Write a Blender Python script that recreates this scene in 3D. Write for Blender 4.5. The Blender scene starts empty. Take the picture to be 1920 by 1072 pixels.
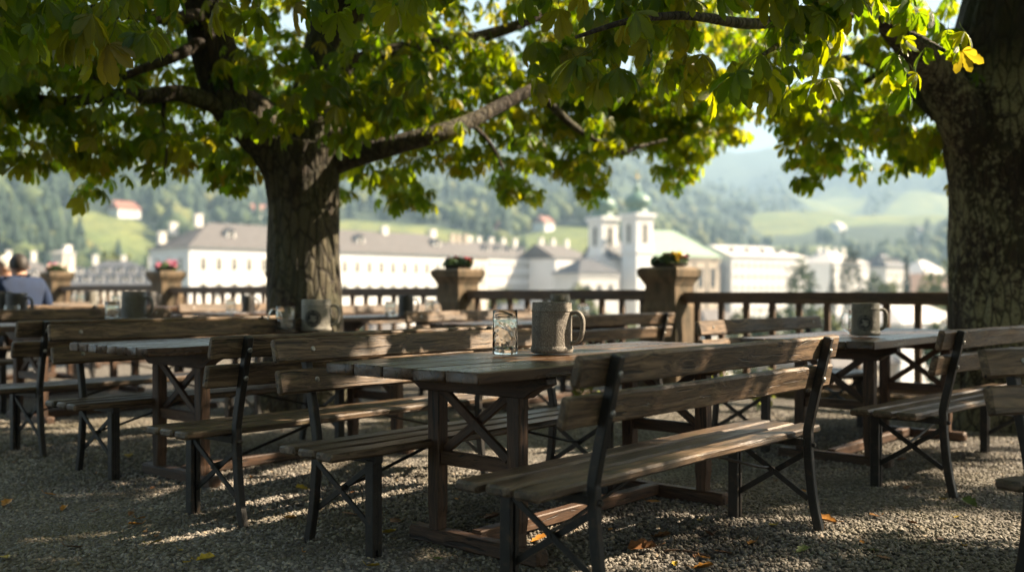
import bpy, math, random
import numpy as np
from mathutils import Vector, Matrix
rng = np.random.default_rng(7)
random.seed(7)
SC = bpy.context.scene
COL = SC.collection
H = 1.10            # eye height above the gravel (m)
F = 1867.0          # focal length in photo pixels
HOR = 547.0         # photo row of the horizon
U = np.array([0.653, 0.758, 0.0]); U /= np.linalg.norm(U)   # long axis of tables and benches
V = np.array([-U[1], U[0], 0.0])
ROT = math.atan2(U[1], U[0])
SUN = np.array([0.78, 0.13, 0.61]); SUN /= np.linalg.norm(SUN)

def gz(x, y):       # the terrace climbs very slightly to the far left
    t = (x-3.43)*V[0] + (y-10)*V[1]
    return 0.0095*max(0.0, t-1.0)
def at(px, py, z):  # point of height z seen at a photo pixel
    D = F*(H-z)/(py-HOR)
    return np.array([(px-960)/F*D, D, z])
def atD(px, py, D):
    return np.array([(px-960)/F*D, D, H-(py-HOR)*D/F])

# ------------------------------------------------------------------ mesh builder
class MB:
    def __init__(s): s.v=[]; s.f=[]; s.m=[]; s.wc=[]; s.n=0
    def add(s, v, f, wc=None, mat=0):
        v=np.asarray(v,float).reshape(-1,3)
        s.v.append(v); o=s.n; s.n+=len(v)
        s.f.extend([tuple(i+o for i in q) for q in f]); s.m.extend([mat]*len(f))
        s.wc.append(np.asarray(wc,float).reshape(-1,3) if wc is not None else v.copy())
    def build(s, name, mats, parent=None, smooth=None, loc=None):
        me=bpy.data.meshes.new(name)
        vs=np.concatenate(s.v)
        me.from_pydata(vs.tolist(), [], s.f)
        if not isinstance(mats,(list,tuple)): mats=[mats]
        for m in mats: me.materials.append(m)
        if len(mats)>1: me.polygons.foreach_set('material_index', np.array(s.m,np.int32))
        a=me.attributes.new('wc','FLOAT_VECTOR','POINT'); a.data.foreach_set('vector', np.concatenate(s.wc).ravel())
        if smooth is True: me.polygons.foreach_set('use_smooth', np.ones(len(s.f),bool))
        elif smooth:
            me.polygons.foreach_set('use_smooth', np.ones(len(s.f),bool))
            me.set_sharp_from_angle(angle=math.radians(smooth))
        me.update()
        o=bpy.data.objects.new(name, me); COL.objects.link(o)
        if parent is not None: o.parent=parent
        if loc is not None: o.location=loc
        return o

def tag(o, label=None, cat=None, group=None, kind=None):
    if label: o['label']=label
    if cat: o['category']=cat
    if group: o['group']=group
    if kind: o['kind']=kind
    return o
def thing(name, label, cat, loc=(0,0,0), rz=0.0, group=None):
    o=bpy.data.objects.new(name, None); COL.objects.link(o)
    o.empty_display_size=0.1
    o.location=tuple(loc); o.rotation_euler=(0,0,rz)
    return tag(o,label,cat,group)
def copy_tree(o, parent=None):
    c=o.copy(); COL.objects.link(c)
    if parent is not None: c.parent=parent
    for ch in list(o.children): copy_tree(ch, c)
    return c

def unit(a):
    a=np.asarray(a,float); return a/max(1e-9,np.linalg.norm(a))
def sweep(mb, pts, wdir, w, t, ch=0.004, jit=0.0, mat=0, seg=None, taper_end=True):
    """beam with a chamfered rectangular section along a polyline; wdir = direction of its width."""
    P=np.asarray(pts,float)
    if seg and len(P)==2:
        P=np.linspace(P[0],P[1],seg+1)
    n=len(P); w=np.broadcast_to(np.asarray(w,float),(n,)); t=np.broadcast_to(np.asarray(t,float),(n,))
    off=rng.random(3)*20
    ang=[(1,-1),(1,1),(-1,1),(-1,-1)]
    rings=[];wcs=[];run=0
    tang=[unit(P[min(i+1,n-1)]-P[max(i-1,0)]) for i in range(n)]
    dist=np.concatenate([[0],np.cumsum(np.linalg.norm(np.diff(P,axis=0),axis=1))])
    idx=list(range(n))
    seq=[(0,1.0,0.0)]
    seq=[]
    e=ch*1.0
    for i in idx:
        if i==0 and taper_end: seq.append((i,1,0.0)); seq.append((i,0,e))
        elif i==n-1 and taper_end: seq.append((i,0,-e)); seq.append((i,1,0.0))
        else: seq.append((i,0,0.0))
    for (i,cap,shift) in seq:
        T=tang[i]; N=unit(np.cross(T,wdir)); W=unit(np.cross(N,T))
        hw=w[i]/2-(e if cap else 0); ht=t[i]/2-(e if cap else 0)
        c=min(ch,hw*.5,ht*.5)
        prof=[(hw-c,-ht),(hw,-ht+c),(hw,ht-c),(hw-c,ht),(-hw+c,ht),(-hw,ht-c),(-hw,-ht+c),(-hw+c,-ht)]
        q=P[i]+T*shift
        if jit:
            jw,jt=(rng.random(2)-.5)*2*jit
        else: jw=jt=0
        for (a,b) in prof:
            jj=(rng.random(2)-.5)*jit if jit else (0,0)
            rings.append(q+W*(a+jw*.3+jj[0])+N*(b+jt*.3+jj[1]))
            wcs.append((dist[i]+shift+off[0], a+off[1], b+off[2]))
    m=len(seq); f=[]
    for k in range(m-1):
        for j in range(8):
            f.append((k*8+j,k*8+(j+1)%8,(k+1)*8+(j+1)%8,(k+1)*8+j))
    f.append(tuple(range(7,-1,-1))); f.append(tuple((m-1)*8+j for j in range(8)))
    mb.add(rings,f,wcs,mat)
def box(mb, lo, hi, mat=0, ch=0.0):
    lo=np.array(lo,float); hi=np.array(hi,float)
    if ch>0:
        c=(lo+hi)/2
        sweep(mb,[(lo[0],c[1],c[2]),(hi[0],c[1],c[2])],(0,1,0),hi[1]-lo[1],hi[2]-lo[2],ch,mat=mat); return
    v=[(x,y,z) for x in (lo[0],hi[0]) for y in (lo[1],hi[1]) for z in (lo[2],hi[2])]
    f=[(0,1,3,2),(4,6,7,5),(0,4,5,1),(2,3,7,6),(0,2,6,4),(1,5,7,3)]
    mb.add(v,f,None,mat)
def obox(mb, o, ax, ay, az, mat=0):
    """box from corner o with edge vectors ax, ay, az"""
    o=np.asarray(o,float); ax,ay,az=[np.asarray(q,float) for q in (ax,ay,az)]
    v=[o+ax*i+ay*j+az*k for i in (0,1) for j in (0,1) for k in (0,1)]
    f=[(0,1,3,2),(4,6,7,5),(0,4,5,1),(2,3,7,6),(0,2,6,4),(1,5,7,3)]
    mb.add(v,f,None,mat)
def tube(mb, pts, rad, n=8, mat=0, cap=True):
    P=np.asarray(pts,float); m=len(P); rad=np.broadcast_to(np.asarray(rad,float),(m,))
    tang=[unit(P[min(i+1,m-1)]-P[max(i-1,0)]) for i in range(m)]
    ref=np.array([0,0,1.0]) if abs(tang[0][2])<.9 else np.array([1.0,0,0])
    A=unit(np.cross(tang[0],ref)); vs=[]
    for i in range(m):
        A=unit(A-tang[i]*np.dot(A,tang[i])); B=np.cross(tang[i],A)
        for j in range(n):
            a=2*math.pi*j/n; vs.append(P[i]+rad[i]*(math.cos(a)*A+math.sin(a)*B))
    f=[(i*n+j,i*n+(j+1)%n,(i+1)*n+(j+1)%n,(i+1)*n+j) for i in range(m-1) for j in range(n)]
    if cap: f.append(tuple(range(n-1,-1,-1))); f.append(tuple((m-1)*n+j for j in range(n)))
    mb.add(vs,f,None,mat)
def lathe(mb, prof, n=40, c=(0,0,0), mat=0, fn=None):
    vs=[]
    for (r,z) in prof:
        for j in range(n):
            a=2*math.pi*j/n
            rr=r*(fn(a,z) if fn else 1)
            vs.append((c[0]+rr*math.cos(a),c[1]+rr*math.sin(a),c[2]+z))
    m=len(prof)
    f=[(i*n+j,i*n+(j+1)%n,(i+1)*n+(j+1)%n,(i+1)*n+j) for i in range(m-1) for j in range(n)]
    if prof[0][0]>1e-6: f.append(tuple(range(n-1,-1,-1)))
    if prof[-1][0]>1e-6: f.append(tuple((m-1)*n+j for j in range(n)))
    mb.add(vs,f,None,mat)
def catmull(P, k):
    P=np.asarray(P,float); Q=np.vstack([2*P[0]-P[1],P,2*P[-1]-P[-2]]); out=[]
    for i in range(1,len(Q)-2):
        for t in np.linspace(0,1,k,endpoint=False):
            a,b,c,d=Q[i-1],Q[i],Q[i+1],Q[i+2]
            out.append(.5*((2*b)+(-a+c)*t+(2*a-5*b+4*c-d)*t*t+(-a+3*b-3*c+d)*t**3))
    out.append(P[-1]); return np.array(out)

# ------------------------------------------------------------------ materials
class NT:
    def __init__(s, name):
        s.m=bpy.data.materials.new(name); s.m.use_nodes=True
        s.t=s.m.node_tree; s.t.nodes.clear(); s.out=s.n('ShaderNodeOutputMaterial')
    def n(s, typ, **kw):
        nd=s.t.nodes.new(typ)
        for k,v in kw.items():
            if k.startswith('i_'):
                nd.inputs[k[2:].replace('_',' ')].default_value=v
            else: setattr(nd,k,v)
        return nd
    def l(s,a,b): s.t.links.new(a,b)
    def noise(s, vec, scale, detail=4, rough=.55, dist=0.0):
        nd=s.n('ShaderNodeTexNoise'); nd.inputs['Scale'].default_value=scale; nd.inputs['Detail'].default_value=detail
        nd.inputs['Roughness'].default_value=rough; nd.inputs['Distortion'].default_value=dist
        if vec is not None: s.l(vec,nd.inputs['Vector'])
        return nd.outputs['Fac']
    def mapv(s, vec, scale=(1,1,1), loc=(0,0,0)):
        nd=s.n('ShaderNodeMapping'); nd.inputs['Scale'].default_value=scale; nd.inputs['Location'].default_value=loc
        s.l(vec,nd.inputs['Vector']); return nd.outputs['Vector']
    def ramp(s, fac, stops, interp='LINEAR'):
        nd=s.n('ShaderNodeValToRGB'); cr=nd.color_ramp; cr.interpolation=interp
        while len(cr.elements)<len(stops): cr.elements.new(.5)
        for e,(p,c) in zip(cr.elements,stops):
            e.position=p; e.color=(c[0],c[1],c[2],1) if hasattr(c,'__len__') else (c,c,c,1)
        s.l(fac,nd.inputs['Fac']); return nd.outputs['Color']
    def mix(s, fac, a, b, mode='MIX'):
        nd=s.n('ShaderNodeMix',data_type='RGBA',blend_type=mode)
        for k,x in ((0,fac),(6,a),(7,b)):
            if hasattr(x,'node'): s.l(x,nd.inputs[k])
            else: nd.inputs[k].default_value=x if k==0 else (x[0],x[1],x[2],1)
        return nd.outputs[2]
    def math(s, op, a, b=0.0):
        nd=s.n('ShaderNodeMath',operation=op)
        for k,x in ((0,a),(1,b)):
            if hasattr(x,'node'): s.l(x,nd.inputs[k])
            else: nd.inputs[k].default_value=x
        return nd.outputs[0]
    def bump(s, h, strength=.5, dist=.01, normal=None):
        nd=s.n('ShaderNodeBump'); nd.inputs['Strength'].default_value=strength; nd.inputs['Distance'].default_value=dist
        s.l(h,nd.inputs['Height'])
        if normal is not None: s.l(normal,nd.inputs['Normal'])
        return nd.outputs['Normal']
    def pr(s, color=None, rough=.6, normal=None, spec=.5, **kw):
        nd=s.n('ShaderNodeBsdfPrincipled')
        if color is not None:
            if hasattr(color,'node'): s.l(color,nd.inputs['Base Color'])
            else: nd.inputs['Base Color'].default_value=(*color,1)
        if hasattr(rough,'node'): s.l(rough,nd.inputs['Roughness'])
        else: nd.inputs['Roughness'].default_value=rough
        nd.inputs['Specular IOR Level'].default_value=spec
        for k,v in kw.items(): nd.inputs[k.replace('_',' ')].default_value=v
        if normal is not None: s.l(normal,nd.inputs['Normal'])
        s.l(nd.outputs[0],s.out.inputs['Surface']); return nd
    def wc(s):
        a=s.n('ShaderNodeAttribute',attribute_name='wc'); oi=s.n('ShaderNodeObjectInfo')
        r=s.math('MULTIPLY',oi.outputs['Random'],41.0)
        vm=s.n('ShaderNodeVectorMath',operation='ADD'); s.l(a.outputs['Vector'],vm.inputs[0]); s.l(r,vm.inputs[1])
        return vm.outputs[0]
    def objc(s): return s.n('ShaderNodeTexCoord').outputs['Object']
    def pos(s): return s.n('ShaderNodeNewGeometry').outputs['Position']

def wood(name, dark, mid, light, rough=(.5,.75), grain=1.0, knots=True, moss=0.0, bump=.6):
    s=NT(name); w=s.wc()
    warp=s.noise(s.mapv(w,(.9,3,3)),2.0,2)
    wv=s.n('ShaderNodeVectorMath',operation='MULTIPLY_ADD'); s.l(w,wv.inputs[0]); wv.inputs[1].default_value=(1,1,1)
    sc=s.n('ShaderNodeVectorMath',operation='SCALE'); sc.inputs[0].default_value=(0,.1,.1); s.l(warp,sc.inputs['Scale']); s.l(sc.outputs[0],wv.inputs[2])
    ww=wv.outputs[0]
    kn=s.n('ShaderNodeTexVoronoi'); kn.inputs['Scale'].default_value=1.0; s.l(s.mapv(w,(2.3,9,9)),kn.inputs['Vector'])
    kd=kn.outputs['Distance']
    knot=s.ramp(kd,[(0.0,1.0),(.10,.85),(.17,.0),(1,0)])
    kpull=s.ramp(kd,[(0.0,1.0),(.45,.0),(1,0)])
    g1c=s.mapv(ww,(1.6,36*grain,36*grain))
    if knots:
        ad=s.n('ShaderNodeVectorMath',operation='SCALE'); ad.inputs[0].default_value=(.6,2.2,2.2); s.l(kpull,ad.inputs['Scale'])
        a2=s.n('ShaderNodeVectorMath',operation='ADD'); s.l(g1c,a2.inputs[0]); s.l(ad.outputs[0],a2.inputs[1]); g1c=a2.outputs[0]
    g1=s.noise(g1c,1.0,6,.62,.5)
    g2=s.noise(s.mapv(ww,(7,320,320)),1.0,3,.6)
    st=s.noise(s.mapv(w,(1.7,5,5)),1.6,5,.6)
    crk=s.ramp(s.noise(s.mapv(ww,(1.5,60,60)),1.0,2,.5),[(0,1),(.33,1),(.37,0),(1,0)])
    c=s.ramp(g1,[(.37,dark),(.49,mid),(.62,light)])
    c=s.mix(s.ramp(st,[(.33,.75),(.62,0)]),c,tuple(x*.55 for x in dark))
    c=s.mix(s.math('MULTIPLY',s.ramp(g2,[(.42,0),(.75,.55)]),.8),c,tuple(min(1,x*1.35) for x in light))
    c=s.mix(s.math('MULTIPLY',crk,.9),c,tuple(x*.2 for x in dark))
    if knots: c=s.mix(s.math('MULTIPLY',knot,.8),c,tuple(x*.45 for x in dark))
    if moss:
        mo=s.ramp(s.noise(s.mapv(w,(3,9,9)),2.3,6,.7),[(.55,0),(.7,moss)])
        c=s.mix(mo,c,(.045,.055,.014))
    h=s.math('ADD',s.math('MULTIPLY',g1,.8),s.math('MULTIPLY',g2,.35)); h=s.math('SUBTRACT',h,s.math('MULTIPLY',crk,.7))
    rr=s.n('ShaderNodeMapRange'); s.l(st,rr.inputs[0]); rr.inputs[1].default_value=.3; rr.inputs[2].default_value=.7; rr.inputs[3].default_value=rough[0]; rr.inputs[4].default_value=rough[1]
    s.pr(c,rr.outputs[0],s.bump(h,bump,.004))
    return s.m
def plain(name, color, rough=.7, var=.25, scale=6.0, bump=0.0, metal=0.0, world=False, spec=.5, stretch=(1,1,1)):
    s=NT(name); p=s.mapv(s.pos() if world else s.objc(),stretch)
    nz=s.noise(p,scale,5,.6)
    c=s.ramp(nz,[(.3,tuple(x*(1-var) for x in color)),(.7,tuple(min(1,x*(1+var)) for x in color))])
    s.pr(c,rough,s.bump(nz,bump,.02) if bump else None,spec,Metallic=metal)
    return s.m
M={}
M['bench_wood']=wood('weathered bench wood',(.022,.012,.007),(.088,.052,.029),(.25,.165,.10),(.42,.72),moss=.3,bump=.9)
M['seat_wood']=wood('worn seat wood',(.018,.011,.006),(.066,.040,.023),(.18,.12,.076),(.30,.55),moss=.4,bump=.9)
M['table_wood']=wood('oiled table wood',(.022,.010,.005),(.068,.032,.015),(.125,.066,.032),(.20,.42),grain=.8,moss=.4,bump=.35)
M['trestle_wood']=wood('dark trestle wood',(.02,.010,.0055),(.06,.030,.016),(.125,.066,.037),(.45,.7),knots=False)
M['rail_wood']=wood('brown railing wood',(.03,.018,.01),(.075,.042,.022),(.13,.075,.04),(.5,.75),knots=False)
def metal_dark():
    s=NT('dark painted steel'); p=s.objc()
    nz=s.noise(p,22,5,.65); c=s.ramp(nz,[(.35,(.006,.0055,.005)),(.56,(.014,.013,.0115)),(.70,(.055,.033,.02))])
    s.pr(c,.45,s.bump(s.noise(p,130,3),.25,.003)); return s.m
M['steel']=metal_dark()
M['bolt']=plain('galvanised bolt',(.32,.31,.29),.4,.3,90,0,.8)
# ------------------------------------------------------------------ benches and tables (local X along U, local Y along V)
def make_bench():
    root=thing('park_bench','x','bench')
    BL=2.17
    b=MB()
    for k in range(3):
        y=.053+k*.129
        e0,e1=(rng.random(2)-.5)*.014
        sweep(b,[(e0,y,.4425),(BL+e1,y,.4425)],(0,1,0),.108,.036,.009,.003,seg=16)
    b.build('seat',M['seat_wood'],root,smooth=35)
    # reclined back: plane from (y=-.05,z=.46) to (y=-.155,z=.92)
    d=unit((0,-.105,.46)); nrm=np.array([0,d[2],-d[1]])
    base=np.array([0,-.05,.46])
    b=MB()
    for k,(s0) in enumerate((.252,.388)):
        c=base+d*s0+nrm*.0405
        e0,e1=(rng.random(2)-.5)*.02
        sweep(b,[(.07+e0-(.02 if k==0 else 0),c[1],c[2]),(2.11+e1,c[1],c[2])],d,.106,.037,.008,.003,seg=16)
    back=b.build('backrest',M['bench_wood'],root,smooth=35)
    bp=None
    for u in (.24,1.92):
        for s0 in (.252,.388):
            c=base+d*s0
            for off,sg in ((.059,1),(-.021,-1)):
                q=c+nrm*off
                if bp is None:
                    bo=MB(); lathe(bo,[(.0125,-.003),(.0125,.002),(.009,.006),(0,.007)],10); bp=bo.build('bolt',M['bolt'],back,smooth=30); b1=bp
                else:
                    b1=bp.copy(); COL.objects.link(b1); b1.parent=back
                b1.location=(u,q[1],q[2]); b1.rotation_euler=Vector(nrm*sg).to_track_quat('Z','Y').to_euler()
    for u in (.24,1.92):
        m=MB()
        pts=catmull([(u,-.105,0),(u,-.075,.14),(u,-.056,.30),(u,-.05,.43),(u,-.06,.52),(u,-.149,.897)],5)
        sweep(m,pts,(1,0,0),.034,.040,.004)
        tube(m,[(u,-.085,.40),(u,-.074,.40)],[.009,.013],8)
        m.build('rear_leg',M['steel'],root)
        m=MB()
        for du in (-.016,.016):
            sweep(m,[(u+du,.325,0),(u+du,.325,.405)],(1,0,0),.021,.05,.003)
        sweep(m,[(u,.338,.03),(u,.338,.40)],(1,0,0),.013,.02,.002)
        sweep(m,[(u,-.04,.408),(u,.36,.408)],(1,0,0),.045,.034,.003)
        m.build('front_leg',M['steel'],root)
        m=MB()
        sweep(m,[(u-.012,.315,.385),(u-.012,-.055,.15)],(1,0,0),.010,.026,.002)
        sweep(m,[(u+.012,-.045,.365),(u+.012,.315,.13)],(1,0,0),.010,.026,.002)
        tube(m,[(u-.02,.13,.262),(u+.02,.13,.262)],.011,8)
        m.build('cross_brace',M['steel'],root)
        m=MB(); s=1 if u<1 else -1
        tube(m,[(u,.14,.27),(u+.12*s,.14,.29),(u+.62*s,.14,.415)],.0075,6)
        m.build('stay_rod',M['steel'],root)
    return root
def make_table(nb):
    root=thing('beer_table','x','table')
    TL,TW=2.4,.874
    b=MB(); w=TW/nb
    for k in range(nb):
        e0,e1=(rng.random(2)-.5)*.004
        dz=(rng.random()-.5)*.003
        sweep(b,[(e0,w*(k+.5),.7875+dz),(TL+e1,w*(k+.5),.7875+dz)],(0,1,0),w-.0045,.046,.005,.0013,seg=14)
    b.build('tabletop',M['table_wood'],root,smooth=35)
    for u in (.45,1.95):
        m=MB()
        # bearer with tapering ends
        ys=[.02,.10,.14,.734,.774,.854]; hs=[.03,.06,.09,.09,.06,.03]
        P=[(u,y,.764-h/2) for y,h in zip(ys,hs)]
        sweep(m,P,(1,0,0),.07,hs,.004)
        m.build('bearer',M['trestle_wood'],root)
        for y in (.20,.66):
            m=MB()
            sweep(m,[(u,y,.065),(u,y,.12),(u,y,.17),(u,y,.70)],(1,0,0),[.062]*4,[.055,.055,.07,.07],.005)
            m.build('leg',M['trestle_wood'],root)
        m=MB()
        sweep(m,[(u,.06,.035),(u,.814,.035)],(1,0,0),.075,.07,.012)
        m.build('foot',M['trestle_wood'],root)
        m=MB()
        sweep(m,[(u,.235,.385),(u,.625,.385)],(1,0,0),.04,.06,.004)
        m.build('cross_rail',M['trestle_wood'],root)
        m=MB()
        sweep(m,[(u-.014,.235,.415),(u-.014,.625,.69)],(1,0,0),.022,.04,.003)
        sweep(m,[(u+.014,.625,.415),(u+.014,.235,.69)],(1,0,0),.022,.04,.003)
        m.build('cross_brace',M['trestle_wood'],root)
    m=MB(); sweep(m,[(.49,.47,.05),(1.91,.47,.05)],(0,1,0),.055,.06,.005,seg=6)
    m.build('stretcher',M['trestle_wood'],root)
    return root
BG='slatted garden benches with dark steel legs'
TG='plank beer garden tables'
_b=[make_bench() for _ in range(3)]; _bi=[0]
def bench(side, p, label, drot=0.0):
    """side R: back towards the viewer's right, p = near seat corner on the back side; L: mirrored."""
    k=_bi[0]; _bi[0]+=1
    o=_b[k] if k<3 else copy_tree(_b[k%3])
    p=np.array([p[0],p[1],0.0])
    r=ROT+math.radians(drot); u=np.array([math.cos(r),math.sin(r),0])
    if side=='L':
        q=p+u*2.17; o.rotation_euler=(0,0,r+math.pi)
    else:
        q=p; o.rotation_euler=(0,0,r)
    mid=p+u*1.0
    o.location=(q[0],q[1],gz(mid[0],mid[1])-.004)
    o.name='park_bench'; tag(o,label,'bench',BG); return o
_t=[make_table(5),make_table(8)]; _ti=[0,0]
def table(kind, p, label, drot=0.0):
    o=_t[kind] if _ti[kind]==0 else copy_tree(_t[kind]); _ti[kind]+=1
    r=ROT+math.radians(drot); u=np.array([math.cos(r),math.sin(r),0])
    mid=np.array([p[0],p[1],0])+u*1.2
    o.location=(p[0],p[1],gz(mid[0],mid[1])-.006); o.rotation_euler=(0,0,r)
    o.name='beer_table'; tag(o,label,'table',TG); return o
P=at
TABLES={}
T1=P(898,697,.81); T2=P(275.5,651,.81); T3=P(1640,640,.81)
TABLES[1]=table(0,T1,'nearest long plank table, carrying the large grey stein beside an empty glass')
TABLES[2]=table(1,T2,'narrow-boarded plank table carrying the pale crested stein before the trunk')
TABLES[3]=table(0,T3,'plank table beside the thick lichened trunk, carrying a crested stein and a glass behind it')
TABLES[4]=table(0,(-.1,8.6),'plank table mostly hidden behind the large grey stein, between two slatted benches')
TABLES[5]=table(0,(-1.84,10.15),'plank table just right of the thick trunk, carrying one dark stein and a small glass')
TABLES[6]=table(0,(-3.96,7.63),'dark plank table carrying the fluted stein with a short dimpled glass')
TABLES[7]=table(0,(-6.38,10.23),'plank table in front of the seated man in blue')
TABLES[8]=table(0,(-3.15,11.3),'plank table just left of the thick trunk, with a black stein near its edge')
TABLES[9]=table(1,(-5.8,13.0),'far plank table before the flowered pillars, set with small steins')
TABLES[10]=table(0,(-5.11,8.93),'dark plank table at the left edge, carrying two steins and a low glass')
bench('R',P(1007,922,.46),'nearest bench, seen from behind, its two back boards bleached and scarred')
bench('L',P(519,833,.46),'bench tucked under the nearest table, its top back board marked by a large knot')
bench('R',P(347,810,.46),'dark bench with peeling back boards, back to back with the knotted bench')
bench('L',P(85,752,.46),'dark bench behind the table with many narrow board ends')
bench('R',P(1717,775,.46),'bench in front of the thick lichened trunk, turned towards the crested stein table',-4)
bench('L',P(1862,893,.46),'blurred bench cut off by the right edge of the view',-25)
bench('L',(-.97,9.25),'pale grey bench right of the thick trunk, running behind the small glass and large stein')
bench('R',(.13,8.25),'brown bench with sunlit lower board, in front of the stone pillar with red flowers')
bench('L',(1.33,6.85),'grey bench before the railing, left of the table beside the lichened trunk')
bench('L',(-2.25,11.6),'bench at the far side of the table just right of the trunk')
bench('R',(-3.3,6.4),'dark bench seen from behind at the left, next to the table with the fluted stein')
bench('L',(-4.85,8.7),'long dark bench with a sun spot on its top board, behind the fluted stein')
bench('R',(-6.05,9.85),'sunlit bench the man in blue sits on')
bench('L',(-4.0,11.95),'dark bench behind the table with the black stein')
bench('L',(-6.77,11.25),'far bench on which the white-haired man sits')
# ------------------------------------------------------------------ steins and glasses
def stoneware(name, c0, c1, rough=.55, flute=False):
    s=NT(name); p=s.objc()
    a=s.noise(p,14,5,.6); b=s.noise(p,170,3,.6); v=s.n('ShaderNodeTexVoronoi'); v.inputs['Scale'].default_value=230; s.l(p,v.inputs['Vector'])
    c=s.ramp(a,[(.3,c0),(.7,c1)])
    c=s.mix(s.ramp(b,[(.5,0),(.68,.75)]),c,tuple(min(1,x*1.9) for x in c1))
    c=s.mix(s.ramp(b,[(.3,.8),(.42,0)]),c,tuple(x*.45 for x in c0))
    h=s.math('ADD',b,s.math('MULTIPLY',v.outputs['Distance'],.6))
    sk=s.noise(s.mapv(p,(40,40,3)),1.0,4); c=s.mix(s.ramp(sk,[(.5,0),(.7,.4)]),c,tuple(x*.45 for x in c0)); s.pr(c,rough,s.bump(h,.8,.004)); return s.m
M['stein_grey']=stoneware('rough grey stoneware',(.115,.10,.083),(.205,.182,.152))
M['stein_pale']=stoneware('pale salt glazed stoneware',(.19,.18,.155),(.28,.265,.23),.38)
M['stein_dark']=stoneware('dark glazed stoneware',(.028,.026,.023),(.055,.05,.045),.35)
M['stein_olive']=stoneware('olive grey stoneware',(.095,.088,.07),(.16,.152,.125),.42)
M['crest_ink']=plain('black crest print',(.012,.012,.013),.5,.2,40)
M['crest_light']=plain('pale crest relief',(.20,.19,.165),.5,.2,40)
def glassmat():
    s=NT('pressed clear glass'); p=s.objc()
    v=s.n('ShaderNodeTexVoronoi',feature='SMOOTH_F1'); v.inputs['Scale'].default_value=42; s.l(s.mapv(p,(1,1,.8)),v.inputs['Vector'])
    w=s.n('ShaderNodeTexWave',wave_type='BANDS',bands_direction='DIAGONAL'); w.inputs['Scale'].default_value=14; w.inputs['Distortion'].default_value=6; s.l(p,w.inputs['Vector'])
    h=s.math('ADD',v.outputs['Distance'],s.math('MULTIPLY',w.outputs['Fac'],.35))
    z=s.n('ShaderNodeSeparateXYZ'); s.l(p,z.inputs[0])
    msk=s.ramp(z.outputs['Z'],[(0,0),(.018,0),(.03,1),(.145,1),(.155,0),(1,0)])
    s.pr((.95,.96,.94),.02,s.bump(s.math('MULTIPLY',h,msk),.5,.006),Transmission_Weight=1.0,IOR=1.46); return s.m
M['glass']=glassmat()
def handle_pts(r, z0, z1, reach):
    return catmull([(r-.006,0,z1),(r+reach*.55,0,z1+.004),(r+reach*.95,0,z1-.022),(r+reach,0,(z0+z1)/2+.01),(r+reach*.86,0,z0+.028),(r+reach*.45,0,z0+.004),(r-.008,0,z0-.004)],5)
def stein(loc, label, h, r, mat, ang, crest=None, flute=False):
    """ang: direction of the handle (deg, 0 = +X); crest: direction of the round crest."""
    t=thing('beer_stein',label,'beer stein',loc,0,'stoneware beer steins on the tables')
    b=MB(); fn=None
    if flute: fn=lambda a,z: 1+(.018*math.cos(24*a) if .03<z<h*.74 else 0)
    pr=[(r*.93,0),(r*1.0,.004),(r*1.02,.010),(r*1.02,.024),(r*.985,.030),(r*.975,.034)]
    for k in range(8): pr.append((r*(.972-.012*k/7),.036+(h*.80-.04)*k/7))
    pr+=[(r*.962,h*.806),(r*.99,h*.815),(r*.99,h*.832),(r*.965,h*.842),(r*.955,h*.86),(r*.95,h*.97),(r*.935,h*.993),(r*.91,h),(r*.88,h*.995),(r*.865,h*.97),(r*.86,h*.4),(r*.84,.02),(0.0,.016)]
    lathe(b,pr,96 if flute else 56,fn=fn)
    b.build('body',mat,t,smooth=40)
    hb=MB(); a=math.radians(ang); ca,sa=math.cos(a),math.sin(a)
    hp=handle_pts(r*.96,h*.20,h*.78,r*.56)
    hp=np.array([(x*ca-y*sa,x*sa+y*ca,z) for x,y,z in hp])
    sweep(hb,hp,(-sa,ca,0),.032,.019,.007)
    hb.build('handle',mat,t,smooth=50)
    if crest is not None:
        ca=math.radians(crest); R=r*.978; cz=h*.40; rad=r*.56
        cb=MB()
        def patch(rr, off, r0=0.0, mat=0, seg=36, fn=None, cx=0, cy=0, a0=0, a1=2*math.pi):
            vs=[];fs=[]
            full=abs(a1-a0-2*math.pi)<1e-6
            rings=[r0,(r0+rr)/2,rr]; n=seg
            for q in rings:
                for j in range(n+1):
                    th=a0+(a1-a0)*j/n; k=fn(th) if fn else 1
                    x=cx+q*k*math.cos(th); y=cy+q*k*math.sin(th)
                    al=ca+x/R; vs.append(((R+off)*math.cos(al),(R+off)*math.sin(al),cz+y))
            for i in range(2):
                for j in range(n): fs.append((i*(n+1)+j,i*(n+1)+j+1,(i+1)*(n+1)+j+1,(i+1)*(n+1)+j))
            cb.add(vs,fs,None,mat)
        patch(rad,.0012)
        # ring line, lettering-like dashes round the rim, heraldic figure in the middle
        patch(rad*.74,.0022,rad*.70,1)
        for k in range(22):
            if k in (5,16): continue
            th=2*math.pi*k/22
            patch(rad*.93,.0022,rad*.80,1,3,a0=th,a1=th+.13+.05*(k%3==0))
        patch(rad*.26,.0022,0,1,24,lambda th:1+.35*math.sin(3*th+.6)+.2*math.sin(7*th),cx=-rad*.06,cy=rad*.16)
        patch(rad*.30,.0022,0,1,24,lambda th:.75+.4*abs(math.cos(2*th))+.15*math.sin(5*th),cx=rad*.10,cy=-rad*.16)
        patch(rad*.13,.0022,0,1,16,lambda th:1+.3*math.sin(4*th),cx=-rad*.36,cy=-rad*.22)
        patch(rad*.10,.0022,0,1,16,None,cx=rad*.34,cy=rad*.22)
        cb.build('crest',[M['crest_ink'],M['crest_light']],t,smooth=True)
    return t
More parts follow.
